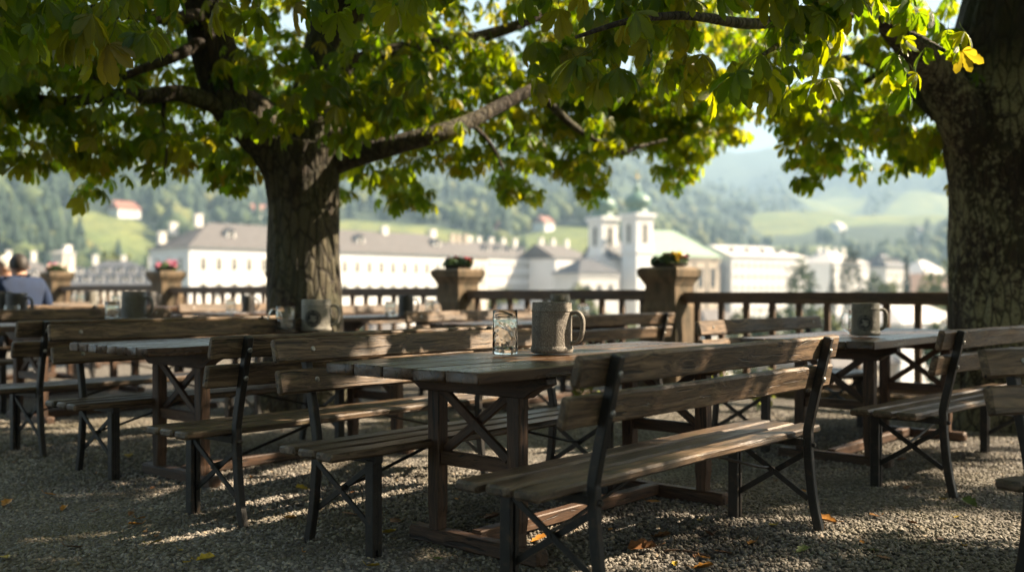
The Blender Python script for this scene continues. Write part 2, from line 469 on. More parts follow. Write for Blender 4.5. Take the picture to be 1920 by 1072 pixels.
def mug_glass(loc, label, h, r, ang=None):
    t=thing('beer_glass',label,'beer glass',loc,0,'clear pressed beer glasses on the tables')
    b=MB()
    pr=[(0,.002),(r*.9,.0),(r*.97,.004),(r*1.0,.012),(r*.995,.03),(r*.985,h*.5),(r*.98,h*.78),(r*1.0,h*.80),(r*1.0,h*.83),(r*.97,h*.85),(r*.97,h*.985),(r*.955,h),(r*.925,h*.99),(r*.915,h*.9),(r*.905,h*.4),(r*.88,.034),(r*.6,.026),(0,.024)]
    lathe(b,pr,48); b.build('body',M['glass'],t,smooth=50)
    if ang is not None:
        hb=MB(); a=math.radians(ang); ca,sa=math.cos(a),math.sin(a)
        hp=handle_pts(r*.985,h*.15,h*.86,r*.78); hp=np.array([(x*ca-y*sa,x*sa+y*ca,z) for x,y,z in hp])
        tube(hb,hp,.0085,10); hb.build('handle',M['glass'],t,smooth=True)
    return t
ZT=.8135
def on(px, py, z=ZT): return at(px,py,z)
def onD(px, D):
    x=(px-960)/F*D; return np.array([x,D,ZT+gz(x,D)-.004])
def size(px, D): return px*D/F
p=on(1035,661); D=p[1]
stein(p,'large rough grey stoneware stein on the nearest table',size(95,D),size(39,D),M['stein_grey'],-18)
p=on(947,664); D=p[1]
mug_glass(p,'empty pressed glass without handle, left of the large grey stein',size(83,D),size(23.8,D))
p=on(593,620); D=p[1]
stein(p,'pale grey stein with a round black crest in front of the thick trunk',size(59,D),size(28,D),M['stein_pale'],4,crest=-92)
p=on(535,622); D=p[1]
mug_glass(p,'clear dimpled glass mug with its handle to the left, beside the pale crested stein',size(48,D),size(18,D),178)
p=on(1623,629); D=p[1]
stein(p,'grey stein with a dark round crest on the table beside the lichened trunk',size(61,D),size(26,D),M['stein_olive'],3,crest=-112)
mug_glass(onD(1606,D+.32),'glass mug half hidden behind the stein beside the lichened trunk',size(47,D),size(16,D),176)
p=onD(251,8.9); D=p[1]
stein(p,'fluted olive grey stein at the left, next to a short dimpled glass',size(54,D),size(23,D),M['stein_olive'],0,flute=True)
p=onD(211,8.65); D=p[1]
mug_glass(p,'short dimpled glass left of the fluted olive stein',size(38,D),size(13.5,D))
p=onD(31,9.8); D=p[1]
stein(p,'dark stein behind the low glass at the left edge',size(44,D),size(19.5,D),M['stein_dark'],-2)
p=onD(23,9.3); mug_glass(p,'low clear glass in front of two dark steins at the left edge',size(25,9.3),size(13.5,9.3))
stein(onD(6,9.9),'dark stein cut off by the left edge of the view',size(46,9.9),size(17,9.9),M['stein_dark'],-30)
stein(onD(466,11.9),'black stein on the table just left of the thick trunk',size(31,11.9),size(12.5,11.9),M['stein_dark'],0)
mug_glass(onD(433,11.7),'small glass left of the black stein',size(25,11.7),size(9,11.7))
stein(onD(761,10.95),'dark stein on the table just right of the thick trunk',size(38,10.95),size(15,10.95),M['stein_dark'],0)
mug_glass(onD(732,10.7),'small glass between the trunk and the dark stein',size(28,10.7),size(10,10.7))
mug_glass(onD(806,11.6),'faint glass right of the dark stein, in front of the stone pillar',size(27,11.6),size(9,11.6),0)
stein(onD(1050,9.6),'dark stein hidden behind the large grey stein',size(50,9.6),size(18.5,9.6),M['stein_olive'],190)
mug_glass(onD(1094,9.75),'glass behind the handle of the large grey stein',size(32,9.75),size(11,9.75))
mug_glass(onD(150,14.0),'glass mug with handle left of a grey stein at the far left',size(26,14),size(9,14),178)
stein(onD(170,14.1),'small grey stein beside a glass mug at the far left',size(28,14.1),size(10,14.1),M['stein_olive'],20)
mug_glass(onD(217,14.4),'lone small glass between two steins on the far table',size(22,14.4),size(8,14.4))
stein(onD(283,14.75),'dark stein in front of the flowered pillar',size(26,14.75),size(11,14.75),M['stein_dark'],0)
mug_glass(onD(66,11.0),'small glass in front of the man in blue',size(20,11.0),size(9.5,11.0))

# ------------------------------------------------------------------ balustrade on the edge of the terrace
def rl(t): return np.array([3.43,10.0,0])+V*t      # line of the railing; t runs to the far left
def stone_mat(name,c,lich):
    s=NT(name); p=s.objc(); a=s.noise(p,3.5,6,.65); b=s.noise(p,24,5,.6)
    col=s.ramp(a,[(.3,tuple(x*.5 for x in c)),(.5,c),(.72,tuple(min(1,x*1.4) for x in c))])
    col=s.mix(s.ramp(s.noise(s.mapv(p,(5,5,1.2)),1.4,6,.7),[(.46,0),(.62,.8)]),col,lich)
    s.pr(col,.85,s.bump(b,.5,.012)); return s.m
M['pillar']=stone_mat('mossy sandstone',(.125,.085,.048),(.03,.025,.011))
M['planter']=plain('dark planter',(.03,.028,.022),.7)
M['flower_leaf']=plain('geranium leaves',(.04,.085,.02),.55,.5,30)
M['pink']=plain('pink petals',(.62,.20,.28),.5,.3,30); M['white_petal']=plain('cream petals',(.8,.68,.55),.5,.2,30)
M['red']=plain('red petals',(.28,.01,.015),.5,.4,30); M['yellow']=plain('yellow petals',(.75,.5,.03),.5,.3,30)
def pillar(t, label):
    c=rl(t); o=thing('stone_pillar',label,'pillar',(c[0],c[1],gz(c[0],c[1])),ROT,'stone pillars of the balustrade')
    b=MB()
    def sq(z0,z1,w0,w1,mb=b):
        n=[(-1,-1),(1,-1),(1,1),(-1,1)]; w0*=.86; w1*=.86; v=[(x*w0/2,y*w0/2,z0) for x,y in n]+[(x*w1/2,y*w1/2,z1) for x,y in n]
        mb.add(v,[(3,2,1,0),(4,5,6,7)]+[(j,(j+1)%4,4+(j+1)%4,4+j) for j in range(4)])
    b2=MB(); sq(-.3,.22,.60,.60,b2); sq(.22,.27,.60,.54,b2); b2.build('plinth',M['pillar'],o)
    # shaft that swells at its foot
    zs=[.27,.40,.60,.80,.92,.98,1.03]; ws=[.54,.555,.545,.53,.515,.47,.465]
    for k in range(len(zs)-1): sq(zs[k],zs[k+1],ws[k],ws[k+1])
    sq(1.03,1.17,.465,.455); b.build('shaft',M['pillar'],o)
    b3=MB(); sq(1.17,1.20,.485,.50,b3); sq(1.20,1.26,.51,.58,b3); sq(1.26,1.335,.60,.62,b3); sq(1.335,1.37,.62,.55,b3)
    b3.build('cap',M['pillar'],o); return c
def flowers(t, label, cols, n, spread, size_=.05):
    c=rl(t); o=thing('flower_bowl',label,'flowers',(c[0],c[1],gz(c[0],c[1])+1.368),ROT)
    b=MB(); lathe(b,[(.16,0),(.185,.02),(.19,.045),(.175,.045),(.16,.03),(0,.03)],20); b.build('bowl',M['planter'],o,smooth=40)
    lf=MB(); fl=MB()
    for k in range(170):
        a=rng.random()*6.28; rr=spread*math.sqrt(rng.random()); z=.03+.14*rng.random()*(1-.5*rr/spread)
        q=np.array([rr*math.cos(a),rr*math.sin(a),z]); x=unit(rng.normal(size=3)); y=unit(np.cross(x,rng.normal(size=3)))
        s=.035+.03*rng.random(); lf.add([q-x*s,q+y*s*.7,q+x*s,q-y*s*.7],[(0,1,2,3)])
    lf.build('foliage',M['flower_leaf'],o)
    for k in range(n):
        a=rng.random()*6.28; rr=spread*math.sqrt(rng.random()); z=.08+.12*rng.random()*(1-.4*rr/spread)
        q=np.array([rr*math.cos(a),rr*math.sin(a),z]); mi=int(rng.integers(len(cols)))
        for j in range(10):
            x=unit(rng.normal(size=3)); y=unit(np.cross(x,rng.normal(size=3))); s=size_*(.5+.4*rng.random())
            c2=q+rng.normal(size=3)*size_*.38; fl.add([c2-x*s,c2+y*s*.7,c2+x*s,c2-y*s*.7],[(0,1,2,3)],None,mi)
    fl.build('blossoms',cols,o)
PT=[2.15,5.5,9.3,13.0,17.4]
PL=['stone pillar carrying red flowers, in front of the church','stone pillar with dark sparse plants, right of the thick trunk','stone pillar mostly hidden behind the thick trunk','stone pillar with pink flowers at the corner of the white palace','leftmost stone pillar, with pink and cream flowers, behind the man in blue']
for t,l in zip(PT,PL): pillar(t,l)
flowers(PT[0],'red flowers with dark leaves in a bowl on the pillar before the church',[M['red'],M['red'],M['yellow']],12,.20,.034)
flowers(PT[1],'sparse dark plant with a few red blooms on the pillar right of the trunk',[M['red']],4,.20,.04)
flowers(PT[2],'small dark plant on the pillar hidden by the trunk',[M['red']],1,.18,.03)
flowers(PT[3],'pink geraniums on the pillar at the corner of the white palace',[M['pink'],M['pink'],M['red']],20,.2,.05)
flowers(PT[4],'pink and cream flowers on the leftmost pillar',[M['pink'],M['white_petal'],M['white_petal']],24,.21,.05)
def bay(t0, t1, label):
    a=rl(t0); b_=rl(t1); L=np.linalg.norm(b_-a)
    mid=(a+b_)/2; o=thing('wooden_railing',label,'railing',(a[0],a[1],gz(mid[0],mid[1])),math.atan2(V[1],V[0]),'wooden railings between the pillars')
    m=MB(); sweep(m,[(0,0,1.035),(L,0,1.035)],(0,1,0),.15,.125,.008,.002,seg=8); m.build('handrail',M['rail_wood'],o)
    m=MB(); sweep(m,[(0,0,.14),(L,0,.14)],(0,1,0),.10,.06,.006); m.build('bottom_rail',M['rail_wood'],o)
    n=int(L/.29)
    for k in range(n):
        x=(k+.5)*L/n; m=MB(); sweep(m,[(x,0,.17),(x,0,.973)],(1,0,0),.062,.055,.005); m.build('baluster',M['rail_wood'],o)
RL=['dark railing between the church pillar and the lichened trunk, running on past it','dark railing between the two pillars behind the large stein','brown railing just right of the thick trunk','brown railing just left of the thick trunk','sunlit brown railing between the two flowered pillars','sunlit railing beyond the leftmost pillar']
ends=[-3.2]+PT+[21.5]
for k in range(6):
    bay(ends[k]+(.215 if k else 0),ends[k+1]-.215,RL[k])
# ------------------------------------------------------------------ terrace ground, gravel, fallen leaves
def gravel_mat():
    s=NT('grey gravel ground'); p=s.pos()
    v=s.n('ShaderNodeTexVoronoi'); v.inputs['Scale'].default_value=62; s.l(p,v.inputs['Vector'])
    v2=s.n('ShaderNodeTexVoronoi'); v2.inputs['Scale'].default_value=120; s.l(p,v2.inputs['Vector'])
    big=s.noise(p,.9,5,.6)
    sep=s.n('ShaderNodeSeparateColor'); s.l(v.outputs['Color'],sep.inputs[0])
    c=s.ramp(sep.outputs[0],[(0,(.09,.08,.07)),(.5,(.20,.185,.165)),(1,(.34,.32,.29))])
    c=s.mix(s.ramp(v.outputs['Distance'],[(.25,0),(.7,.75)]),c,(.06,.052,.043))
    c=s.mix(s.ramp(big,[(.45,0),(.68,.5)]),c,(.12,.10,.06))
    h=s.math('SUBTRACT',1.0,v.outputs['Distance']); h=s.math('ADD',h,s.math('MULTIPLY',v2.outputs['Distance'],-.35))
    s.pr(c,.85,s.bump(h,1.0,.014)); return s.m
M['gravel']=gravel_mat()
n=70
g=MB(); vs=[];fs=[]
# the sheet is laid along the railing so that it ends at the terrace edge
ts=np.linspace(-26,44,n); ws=np.concatenate([np.linspace(-42,-4,12),np.linspace(-3.4,.32,22)])
for t in ts:
    for w in ws:
        q=rl(t)+U*w; vs.append((q[0],q[1],gz(q[0],q[1])+.008*math.sin(q[0]*1.7+q[1]*.6)*math.sin(q[1]*1.3-q[0]*.4)))
W=len(ws)
for i in range(n-1):
    for j in range(W-1): fs.append((i*W+j,i*W+j+1,(i+1)*W+j+1,(i+1)*W+j))
g.add(vs,fs)
gr=g.build('terrace_ground',M['gravel'],smooth=True); tag(gr,kind='structure')
# terrace wall below the railing
M['wall']=stone_mat('terrace wall stone',(.26,.22,.17),(.10,.085,.05))
w=MB(); a=rl(-26)+U*.05; b_=rl(44)+U*.05
obox(w,a+np.array([0,0,-13.5]),b_-a,U*.32,np.array([0,0,13.40]))
o=w.build('terrace_wall',M['wall']); tag(o,'stone retaining wall under the wooden railing','wall')
kb=MB(); a=rl(-26)-U*.16; b_=rl(44)-U*.16
for k in range(28):
    t0=-26+70*k/28; t1=t0+70/28-.012; a=rl(t0)-U*.17; m_=rl((t0+t1)/2); z=gz(m_[0],m_[1])
    obox(kb,a+np.array([0,0,z-.1]),rl(t1)-rl(t0),U*.36,np.array([0,0,.20]))
o=kb.build('stone_kerb',M['pillar']); tag(o,kind='structure')

def pebble_mat():
    s=NT('gravel stones'); oi=s.n('ShaderNodeObjectInfo')
    at_=s.n('ShaderNodeAttribute',attribute_name='tone',attribute_type='INSTANCER')
    c=s.ramp(at_.outputs['Fac'],[(0,(.06,.053,.046)),(.35,(.14,.126,.108)),(.7,(.23,.21,.185)),(.93,(.36,.335,.30)),(1,(.42,.32,.22))])
    nz=s.noise(s.pos(),160,3)
    c=s.mix(s.ramp(nz,[(.35,.35),(.65,0)]),c,(.07,.062,.052))
    big=s.noise(s.pos(),.8,5,.65); c=s.mix(s.ramp(big,[(.46,0),(.64,.65)]),c,(.115,.10,.055))
    c=s.mix(s.ramp(s.noise(s.pos(),1.7,4,.6),[(.34,.6),(.46,0)]),c,(.07,.058,.045))
    s.pr(c,.72,s.bump(nz,.3,.002)); return s.m
M['pebble']=pebble_mat()
def gravel_stones():
    q=MB()
    # patch of ground in front of and between the benches
    pts=[(-3.1,3.2),(3.1,3.2),(6.0,9.0),(-6.4,9.0)]
    N=24; vs=[];fs=[]
    for i in range(N+1):
        y=3.2+(9.6-3.2)*i/N
        for j in range(N+1):
            x=(-1+2*j/N)*(2.05+.60*(y-3.2)); vs.append((x,y,gz(x,y)+.008*math.sin(x*1.7+y*.6)*math.sin(y*1.3-x*.4)-.001))
    keep=[]
    for i in range(N):
        for j in range(N):
            f=(i*(N+1)+j,i*(N+1)+j+1,(i+1)*(N+1)+j+1,(i+1)*(N+1)+j)
            c=np.mean([vs[k] for k in f],axis=0); d=np.dot(c[:2]-np.array([3.43,10.0]),U[:2])
            if d<-.35: keep.append(f)
    q.add(vs,keep); o=q.build('gravel_stones',M['pebble']); tag(o,kind='stuff')
    ng=bpy.data.node_groups.new('scatter','GeometryNodeTree')
    ng.interface.new_socket('Geometry',in_out='INPUT',socket_type='NodeSocketGeometry'); ng.interface.new_socket('Geometry',in_out='OUTPUT',socket_type='NodeSocketGeometry')
    N_=ng.nodes.new; L=ng.links.new
    gi=N_('NodeGroupInput'); go=N_('NodeGroupOutput')
    d=N_('GeometryNodeDistributePointsOnFaces'); d.distribute_method='RANDOM'; d.inputs['Density'].default_value=2600; d.inputs['Seed'].default_value=3
    ico=N_('GeometryNodeMeshIcoSphere'); ico.inputs['Radius'].default_value=.0105; ico.inputs['Subdivisions'].default_value=2
    # lumpy stone
    nz=N_('ShaderNodeTexNoise'); nz.inputs['Scale'].default_value=75
    ps=N_('GeometryNodeSetPosition'); vm=N_('ShaderNodeVectorMath'); vm.operation='SUBTRACT'; vm.inputs[1].default_value=(.5,.5,.5)
    vs_=N_('ShaderNodeVectorMath'); vs_.operation='SCALE'; vs_.inputs['Scale'].default_value=.014
    L(nz.outputs['Color'],vm.inputs[0]); L(vm.outputs[0],vs_.inputs[0]); L(vs_.outputs[0],ps.inputs['Offset']); L(ico.outputs['Mesh'],ps.inputs['Geometry'])
    sm=N_('GeometryNodeSetMaterial'); sm.inputs['Material'].default_value=M['pebble']; L(ps.outputs[0],sm.inputs['Geometry'])
    ip=N_('GeometryNodeInstanceOnPoints')
    rv=N_('FunctionNodeRandomValue'); rv.data_type='FLOAT_VECTOR'; rv.inputs[0].default_value=(-3.1,-.7,-3.1); rv.inputs[1].default_value=(3.1,.7,3.1)
    sv=N_('FunctionNodeRandomValue'); sv.data_type='FLOAT_VECTOR'; sv.inputs[0].default_value=(.55,.5,.4); sv.inputs[1].default_value=(1.35,1.2,.85); sv.inputs['Seed'].default_value=4
    tv=N_('FunctionNodeRandomValue'); tv.data_type='FLOAT'; tv.inputs['Seed'].default_value=9
    L(gi.outputs[0],d.inputs['Mesh']); L(d.outputs['Points'],ip.inputs['Points']); L(sm.outputs[0],ip.inputs['Instance'])
    L(rv.outputs[0],ip.inputs['Rotation']); L(sv.outputs[0],ip.inputs['Scale'])
    sn=N_('GeometryNodeStoreNamedAttribute'); sn.domain='INSTANCE'; sn.data_type='FLOAT'; sn.inputs['Name'].default_value='tone'
    L(ip.outputs[0],sn.inputs['Geometry'])
    outf=[x for x in tv.outputs if x.type=='VALUE' and x.enabled][0]
    inv=[x for x in sn.inputs if x.name=='Value' and x.enabled][0]; L(outf,inv)
    L(sn.outputs[0],go.inputs[0])
    md=o.modifiers.new('scatter','NODES'); md.node_group=ng
gravel_stones()
# fallen leaves: one small curled mesh each
def leafmat(n,c):
    s=NT(n); p=s.objc(); nz=s.noise(p,60,4); col=s.ramp(nz,[(.35,tuple(x*.5 for x in c)),(.65,c)]); s.pr(col,.55); return s.m
FL={'yellow':leafmat('yellow fallen leaf',(.50,.34,.035)),'orange':leafmat('orange fallen leaf',(.52,.22,.035)),'brown':leafmat('brown fallen leaf',(.24,.105,.04)),'green':leafmat('green fallen leaf',(.12,.17,.035))}
def fallen(px,py,col,size_,label):
    p=at(px,py,.0); p=p+np.array([0,0,gz(p[0],p[1])+.012]); b=MB()
    L=size_*.78; n=7; curl=rng.random()*1.2+.3; tw=rng.normal()*.5; vs=[];fs=[]
    for i in range(n+1):
        t=i/n; w=L*.30*(t**.6)*(1-t)**.45*1.9*(1+.25*math.sin(i*2.4+tw))
        z=L*(.20*curl*(t-.45)**2)
        vs+= [(L*(t-.5),-w,z+abs(w)*.55*curl+L*.04*rng.random()),(L*(t-.5),0,z),(L*(t-.5),w,z+abs(w)*(.4*curl+.2*tw)+L*.04*rng.random())]
    for i in range(n):
        for j in (0,1): fs.append((i*3+j,(i+1)*3+j,(i+1)*3+j+1,i*3+j+1))
    b.add(vs,fs); tube(b,[(-L*.5,0,.05*L*curl),(-L*.8,.03*L,.02)],.0012,4)
    o=b.build('fallen_leaf',FL[col],smooth=True); o.location=tuple(p); o.rotation_euler=((rng.random()-.5)*.6,(rng.random()-.5)*.5,rng.random()*6.28)
    tag(o,label,'leaf','fallen chestnut leaves on the gravel')
fl=[(1548,981,'orange',.13,'bright orange curled leaf lying in the sunlit gravel beside a bench leg'),
(1640,971,'orange',.08,'small orange leaf in the long sun patch right of the bench leg'),
(1224,944,'orange',.10,'upright orange leaf against the far foot of the nearest table'),
(1256,926,'green',.09,'fresh green leaf beside the far foot of the nearest table'),
(1205,1034,'brown',.16,'large crumpled brown leaf in front of the nearest bench'),
(1242,1010,'brown',.10,'curled tan leaf right behind the crumpled brown leaf'),
(1335,1009,'brown',.14,'long ragged yellow-brown leaf in the grey gravel right of centre'),
(1357,1041,'brown',.10,'pale brown leaf near the thin twig'),
(1320,1069,'orange',.11,'orange-brown leaf at the lower edge of the view'),
(923,975,'brown',.14,'broad crumpled leaf under the nearest table'),
(1013,1015,'orange',.11,'orange leaf behind the nearest cross brace'),
(1010,1035,'orange',.12,'rusty leaf beside the nearest bench leg'),
(730,1003,'yellow',.09,'yellow leaf right of the square bench leg'),
(657,968,'brown',.11,'brown leaf between the legs of the knotted bench'),
(742,983,'brown',.09,'tan leaf behind the square bench leg'),
(565,920,'yellow',.09,'yellow leaf beside a streak of sun, left of the knotted bench'),
(545,976,'orange',.09,'orange leaf left of the curved bench leg'),
(243,863,'yellow',.13,'broad yellow leaf under the table with many narrow boards'),
(292,1021,'yellow',.08,'yellow leaf alone on the open gravel at lower left'),
(385,1054,'yellow',.11,'ragged yellow leaf near the lower edge at left'),
(10,1050,'yellow',.10,'yellow leaf at the lower left corner'),
(138,1030,'brown',.09,'dark brown leaf at lower left'),
(120,958,'orange',.08,'orange leaf below the sun streak at left'),
(93,932,'orange',.08,'small orange leaf at left on shaded gravel'),
(12,949,'orange',.11,'orange leaf touching the left edge of the view'),
(253,987,'orange',.08,'orange-brown leaf beside another orange one at left'),
(264,976,'orange',.06,'small orange leaf above another orange one at left'),
(245,968,'brown',.06,'tiny brown leaf at left of the bench legs'),
(1415,910,'green',.07,'yellow-green leaf under the nearest bench'),
(1455,905,'brown',.07,'brown leaf beyond the yellow-green one under the bench'),
(1448,988,'yellow',.06,'small yellow leaf before the far bench leg'),
(1503,924,'orange',.07,'orange leaf between bench legs at right'),
(1410,1023,'orange',.07,'small orange leaf right of centre on grey gravel'),
(1505,1037,'green',.10,'pale green leaf at right of the twig'),
(1633,1037,'green',.09,'yellowish green oval leaf at lower right'),
(1655,1051,'brown',.09,'brown leaf near the lower right'),
(1700,918,'brown',.08,'tan leaf below the bench at the lichened trunk'),
(1785,925,'brown',.09,'brown leaf below the legs of the bench at the trunk'),
(1818,948,'green',.13,'long yellow-green stalk-like leaf at right'),
(1770,941,'yellow',.07,'yellow leaf at right on shaded gravel'),
(1690,866,'brown',.12,'brown leaf behind the front leg of the bench at the trunk'),
(1650,872,'orange',.08,'orange leaf beside the foot of the table at the trunk'),
(820,1052,'green',.06,'tiny yellow-green leaf under the nearest table'),
(700,1066,'yellow',.07,'yellow leaf at the lower edge left of centre'),
(1710,985,'brown',.06,'small brown leaf in dappled gravel at right')]
for a in fl: fallen(*a)
for (a,b_,l) in (((1245,1040),(1330,1052),'thin dark twig on the gravel in front of the nearest bench'),((975,950),(1055,922),'short pale twig under the nearest bench')):
    p=at(*a,0)+np.array([0,0,.02]); q=at(*b_,0)+np.array([0,0,.022]); m=MB(); mid=(p+q)/2+np.array([.0,.015,.006])
    tube(m,catmull([p,mid,q],4),[.004]*9,6); tag(m.build('twig',M['trestle_wood']),l,'twig')
for k in range(46):
    px=rng.uniform(-20,1900); py=rng.uniform(800,1068)
    fallen(px,py,['brown','orange','brown','yellow'][k%4],.03+.03*rng.random(),'small scrap of withered leaf scattered on the gravel')
# ------------------------------------------------------------------ chestnut trees
def bark(name, lichen=0.0, dk=1.0):
    s=NT(name); p=s.objc()
    wv=s.noise(p,2.2,3); 
    q=s.mapv(p,(1,1,.16)); a=s.noise(q,17,6,.65,.6); b=s.noise(p,60,4,.6)
    pl=s.n('ShaderNodeTexVoronoi',feature='DISTANCE_TO_EDGE'); pl.inputs['Scale'].default_value=15; s.l(s.mapv(p,(1,1,.30)),pl.inputs['Vector'])
    crack=s.ramp(pl.outputs['Distance'],[(0,0),(.16,1)])
    c=s.ramp(a,[(.3,(.010*dk,.007*dk,.0045*dk)),(.52,(.045*dk,.029*dk,.017*dk)),(.75,(.105*dk,.072*dk,.044*dk))])
    c=s.mix(s.math('SUBTRACT',1.0,crack),c,(.014,.010,.007))
    c=s.mix(s.ramp(wv,[(.5,0),(.65,.5)]),c,(.035,.042,.014))
    if lichen:
        z=s.n('ShaderNodeSeparateXYZ'); s.l(p,z.inputs[0])
        ln=s.noise(p,21,9,.78,.15); l2=s.noise(p,2.0,3)
        k=s.math('MULTIPLY',s.ramp(s.math('ADD',ln,s.math('MULTIPLY',l2,.7)),[(.80,0),(.87,1)]),lichen)
        k=s.math('MULTIPLY',k,s.ramp(s.math('MULTIPLY',z.outputs['Z'],.25),[(.0,.5),(.15,.9),(.68,1),(.78,.0)]))
        k=s.math('MULTIPLY',k,s.ramp(crack,[(.2,.25),(.7,1)]))
        c=s.mix(k,c,s.ramp(b,[(.3,(.15,.145,.08)),(.7,(.33,.32,.21))]))
    h=s.math('ADD',s.math('MULTIPLY',a,.9),s.math('MULTIPLY',crack,.5)); h=s.math('ADD',h,s.math('MULTIPLY',b,.25))
    s.pr(c,.85,s.bump(h,.9,.03)); return s.m
M['bark']=bark('dark furrowed bark',.25,.72); M['bark_lichen']=bark('lichened bark',1.0,.8)
def bark_tube(mb, pts, rad, k=8, n=64, rough=.06, flare=0.0):
    P=catmull(pts,k); R=np.interp(np.linspace(0,1,len(P)),np.linspace(0,1,len(rad)),rad)
    ph=rng.random(8)*6.28; m=len(P); vs=[]
    tang=[unit(P[min(i+1,m-1)]-P[max(i-1,0)]) for i in range(m)]
    ref=np.array([1.0,0,0]) if abs(tang[0][2])>.7 else np.array([0,0,1.0]); A=unit(np.cross(np.cross(tang[0],ref),tang[0]))
    run=0
    for i in range(m):
        A=unit(A-tang[i]*np.dot(A,tang[i])); B=np.cross(tang[i],A)
        if i: run+=np.linalg.norm(P[i]-P[i-1])
        for j in range(n):
            a=2*math.pi*j/n
            w=a+.10*math.sin(run*2.1+ph[0])+.05*math.sin(run*5.3+ph[1])
            rid=abs(math.sin(9*w+ph[2]+.8*math.sin(run*3+ph[6])))*.5+abs(math.sin(14*w+ph[3]-run*.7))*.3+.3*math.sin(3*a+ph[4])+.25*math.sin(2*a+run*1.4+ph[5])+.2*math.sin(run*7+5*a+ph[7])
            r=R[i]*(1+rough*(rid-.4))
            if flare: r*=1+flare*math.exp(-run*3.0)*(.75+.45*math.sin(5*a+ph[7]))
            vs.append(P[i]+r*(math.cos(a)*A+math.sin(a)*B))
    f=[(i*n+j,i*n+(j+1)%n,(i+1)*n+(j+1)%n,(i+1)*n+j) for i in range(m-1) for j in range(n)]
    f.append(tuple((m-1)*n+j for j in range(n))); mb.add(vs,f)

# ---- leaves: palmate leaf templates
def leaf_template(seg, hires):
    V_=[];F_=[];C_=[];o=0
    nl=7 if hires or rng.random()<.6 else 5
    angs=np.radians([-112,-72,-36,0,36,72,112]) if nl==7 else np.radians([-80,-40,0,40,80])
    lens=[.52,.78,.95,1.0,.95,.78,.52] if nl==7 else [.65,.9,1,.9,.65]
    for a,L in zip(angs,lens):
        a=a+rng.normal()*.07; L*=.92+.16*rng.random(); pitch=math.radians(18+28*rng.random()); roll=rng.normal()*.25
        fold=.25+.3*rng.random(); dr=.12+.25*rng.random()
        ca,sa=math.cos(a),math.sin(a); pts=[];cs=[]
        ts=np.linspace(0,1,seg+1)
        for t in ts:
            w=.52*(t**1.35)*((1-t)**.5)*1.0 if 0<t<1 else 0.006
            if hires: wz=w*(1+.10*(1 if int(round(t*seg))%2 else -1))
            else: wz=w
            z0=-dr*t*t
            for sgn in (-1,0,1):
                x=t-(.05*abs(sgn) if hires and 0<t<1 else 0); y=sgn*wz; z=z0+abs(sgn)*wz*fold+ (.012*math.sin(t*25) if (hires and sgn) else 0)
                # roll, then pitch down, then turn
                y,z=y*math.cos(roll)-z*math.sin(roll),y*math.sin(roll)+z*math.cos(roll)
                x,z=x*math.cos(pitch)+z*math.sin(pitch),-x*math.sin(pitch)+z*math.cos(pitch)
                x*=L;y*=L;z*=L
                pts.append((x*ca-y*sa,x*sa+y*ca,z)); cs.append((t,sgn,0))
        for i in range(seg):
            for j in (0,1): F_.append((o+i*3+j,o+(i+1)*3+j,o+(i+1)*3+j+1,o+i*3+j+1))
        V_+=pts;C_+=cs;o+=len(pts)
    # petiole
    for k,(x,z) in enumerate(((0,0),(-.45,.03),(-.9,.12))):
        for (dy,dz) in ((-.012,0),(.012,0),(0,.016)): V_.append((x,dy,z+dz)); C_.append((.5,0,-1))
    for k in range(2):
        for j in range(3): F_.append((o+k*3+j,o+k*3+(j+1)%3,o+k*3+3+(j+1)%3,o+k*3+3+j))
    return np.array(V_),F_,np.array(C_)
TPL={'hi':[leaf_template(10,True) for _ in range(9)],'mid':[leaf_template(5,False) for _ in range(8)],'lo':[leaf_template(3,False) for _ in range(6)]}
def nrm(a): return a/np.maximum(1e-9,np.linalg.norm(a,axis=1,keepdims=True))
def leaves_mesh(name, mats, parent, batches, twigs=None):
    """batches: (lod, pos Nx3, dir Nx3, up Nx3, scale N); pos is the petiole tip."""
    VV=[];FF=[];CC=[];o=0
    for lod,pos,d,up,sc in batches:
        T=TPL[lod]; which=rng.integers(len(T),size=len(pos))
        X=nrm(d); Z=nrm(up-X*np.sum(up*X,axis=1,keepdims=True)); Y=np.cross(Z,X)
        rn=rng.random(len(pos))
        for k,(tv,tf,tc) in enumerate(T):
            ix=np.where(which==k)[0]
            if not len(ix): continue
            R=np.stack([X[ix],Y[ix],Z[ix]],axis=2)           # N,3,3 columns
            w=np.einsum('nij,vj->nvi',R,tv)*sc[ix][:,None,None]+pos[ix][:,None,:]
            c=np.broadcast_to(tc,(len(ix),)+tc.shape).copy(); pet=c[:,:,2]<0
            c[:,:,2]=np.where(pet,-1,rn[ix][:,None])
            nv=len(tv); fa=np.array(tf)
            FF.append((fa[None]+(np.arange(len(ix))*nv)[:,None,None]+o).reshape(-1,4))
            VV.append(w.reshape(-1,3)); CC.append(c.reshape(-1,3)); o+=nv*len(ix)
    Vv=np.concatenate(VV); Ff=np.concatenate(FF).astype(np.int32); Cc=np.concatenate(CC)
    me=bpy.data.meshes.new(name)
    me.vertices.add(len(Vv)); me.vertices.foreach_set('co',Vv.ravel())
    me.loops.add(Ff.size); me.loops.foreach_set('vertex_index',Ff.ravel())
    me.polygons.add(len(Ff)); me.polygons.foreach_set('loop_start',np.arange(0,Ff.size,4,dtype=np.int32))
    me.polygons.foreach_set('use_smooth',np.ones(len(Ff),bool))
    a=me.attributes.new('lc','FLOAT_VECTOR','POINT'); a.data.foreach_set('vector',Cc.ravel())
    me.materials.append(mats); me.update(calc_edges=True); me.validate()
    ob=bpy.data.objects.new(name,me); COL.objects.link(ob); ob.parent=parent; return ob
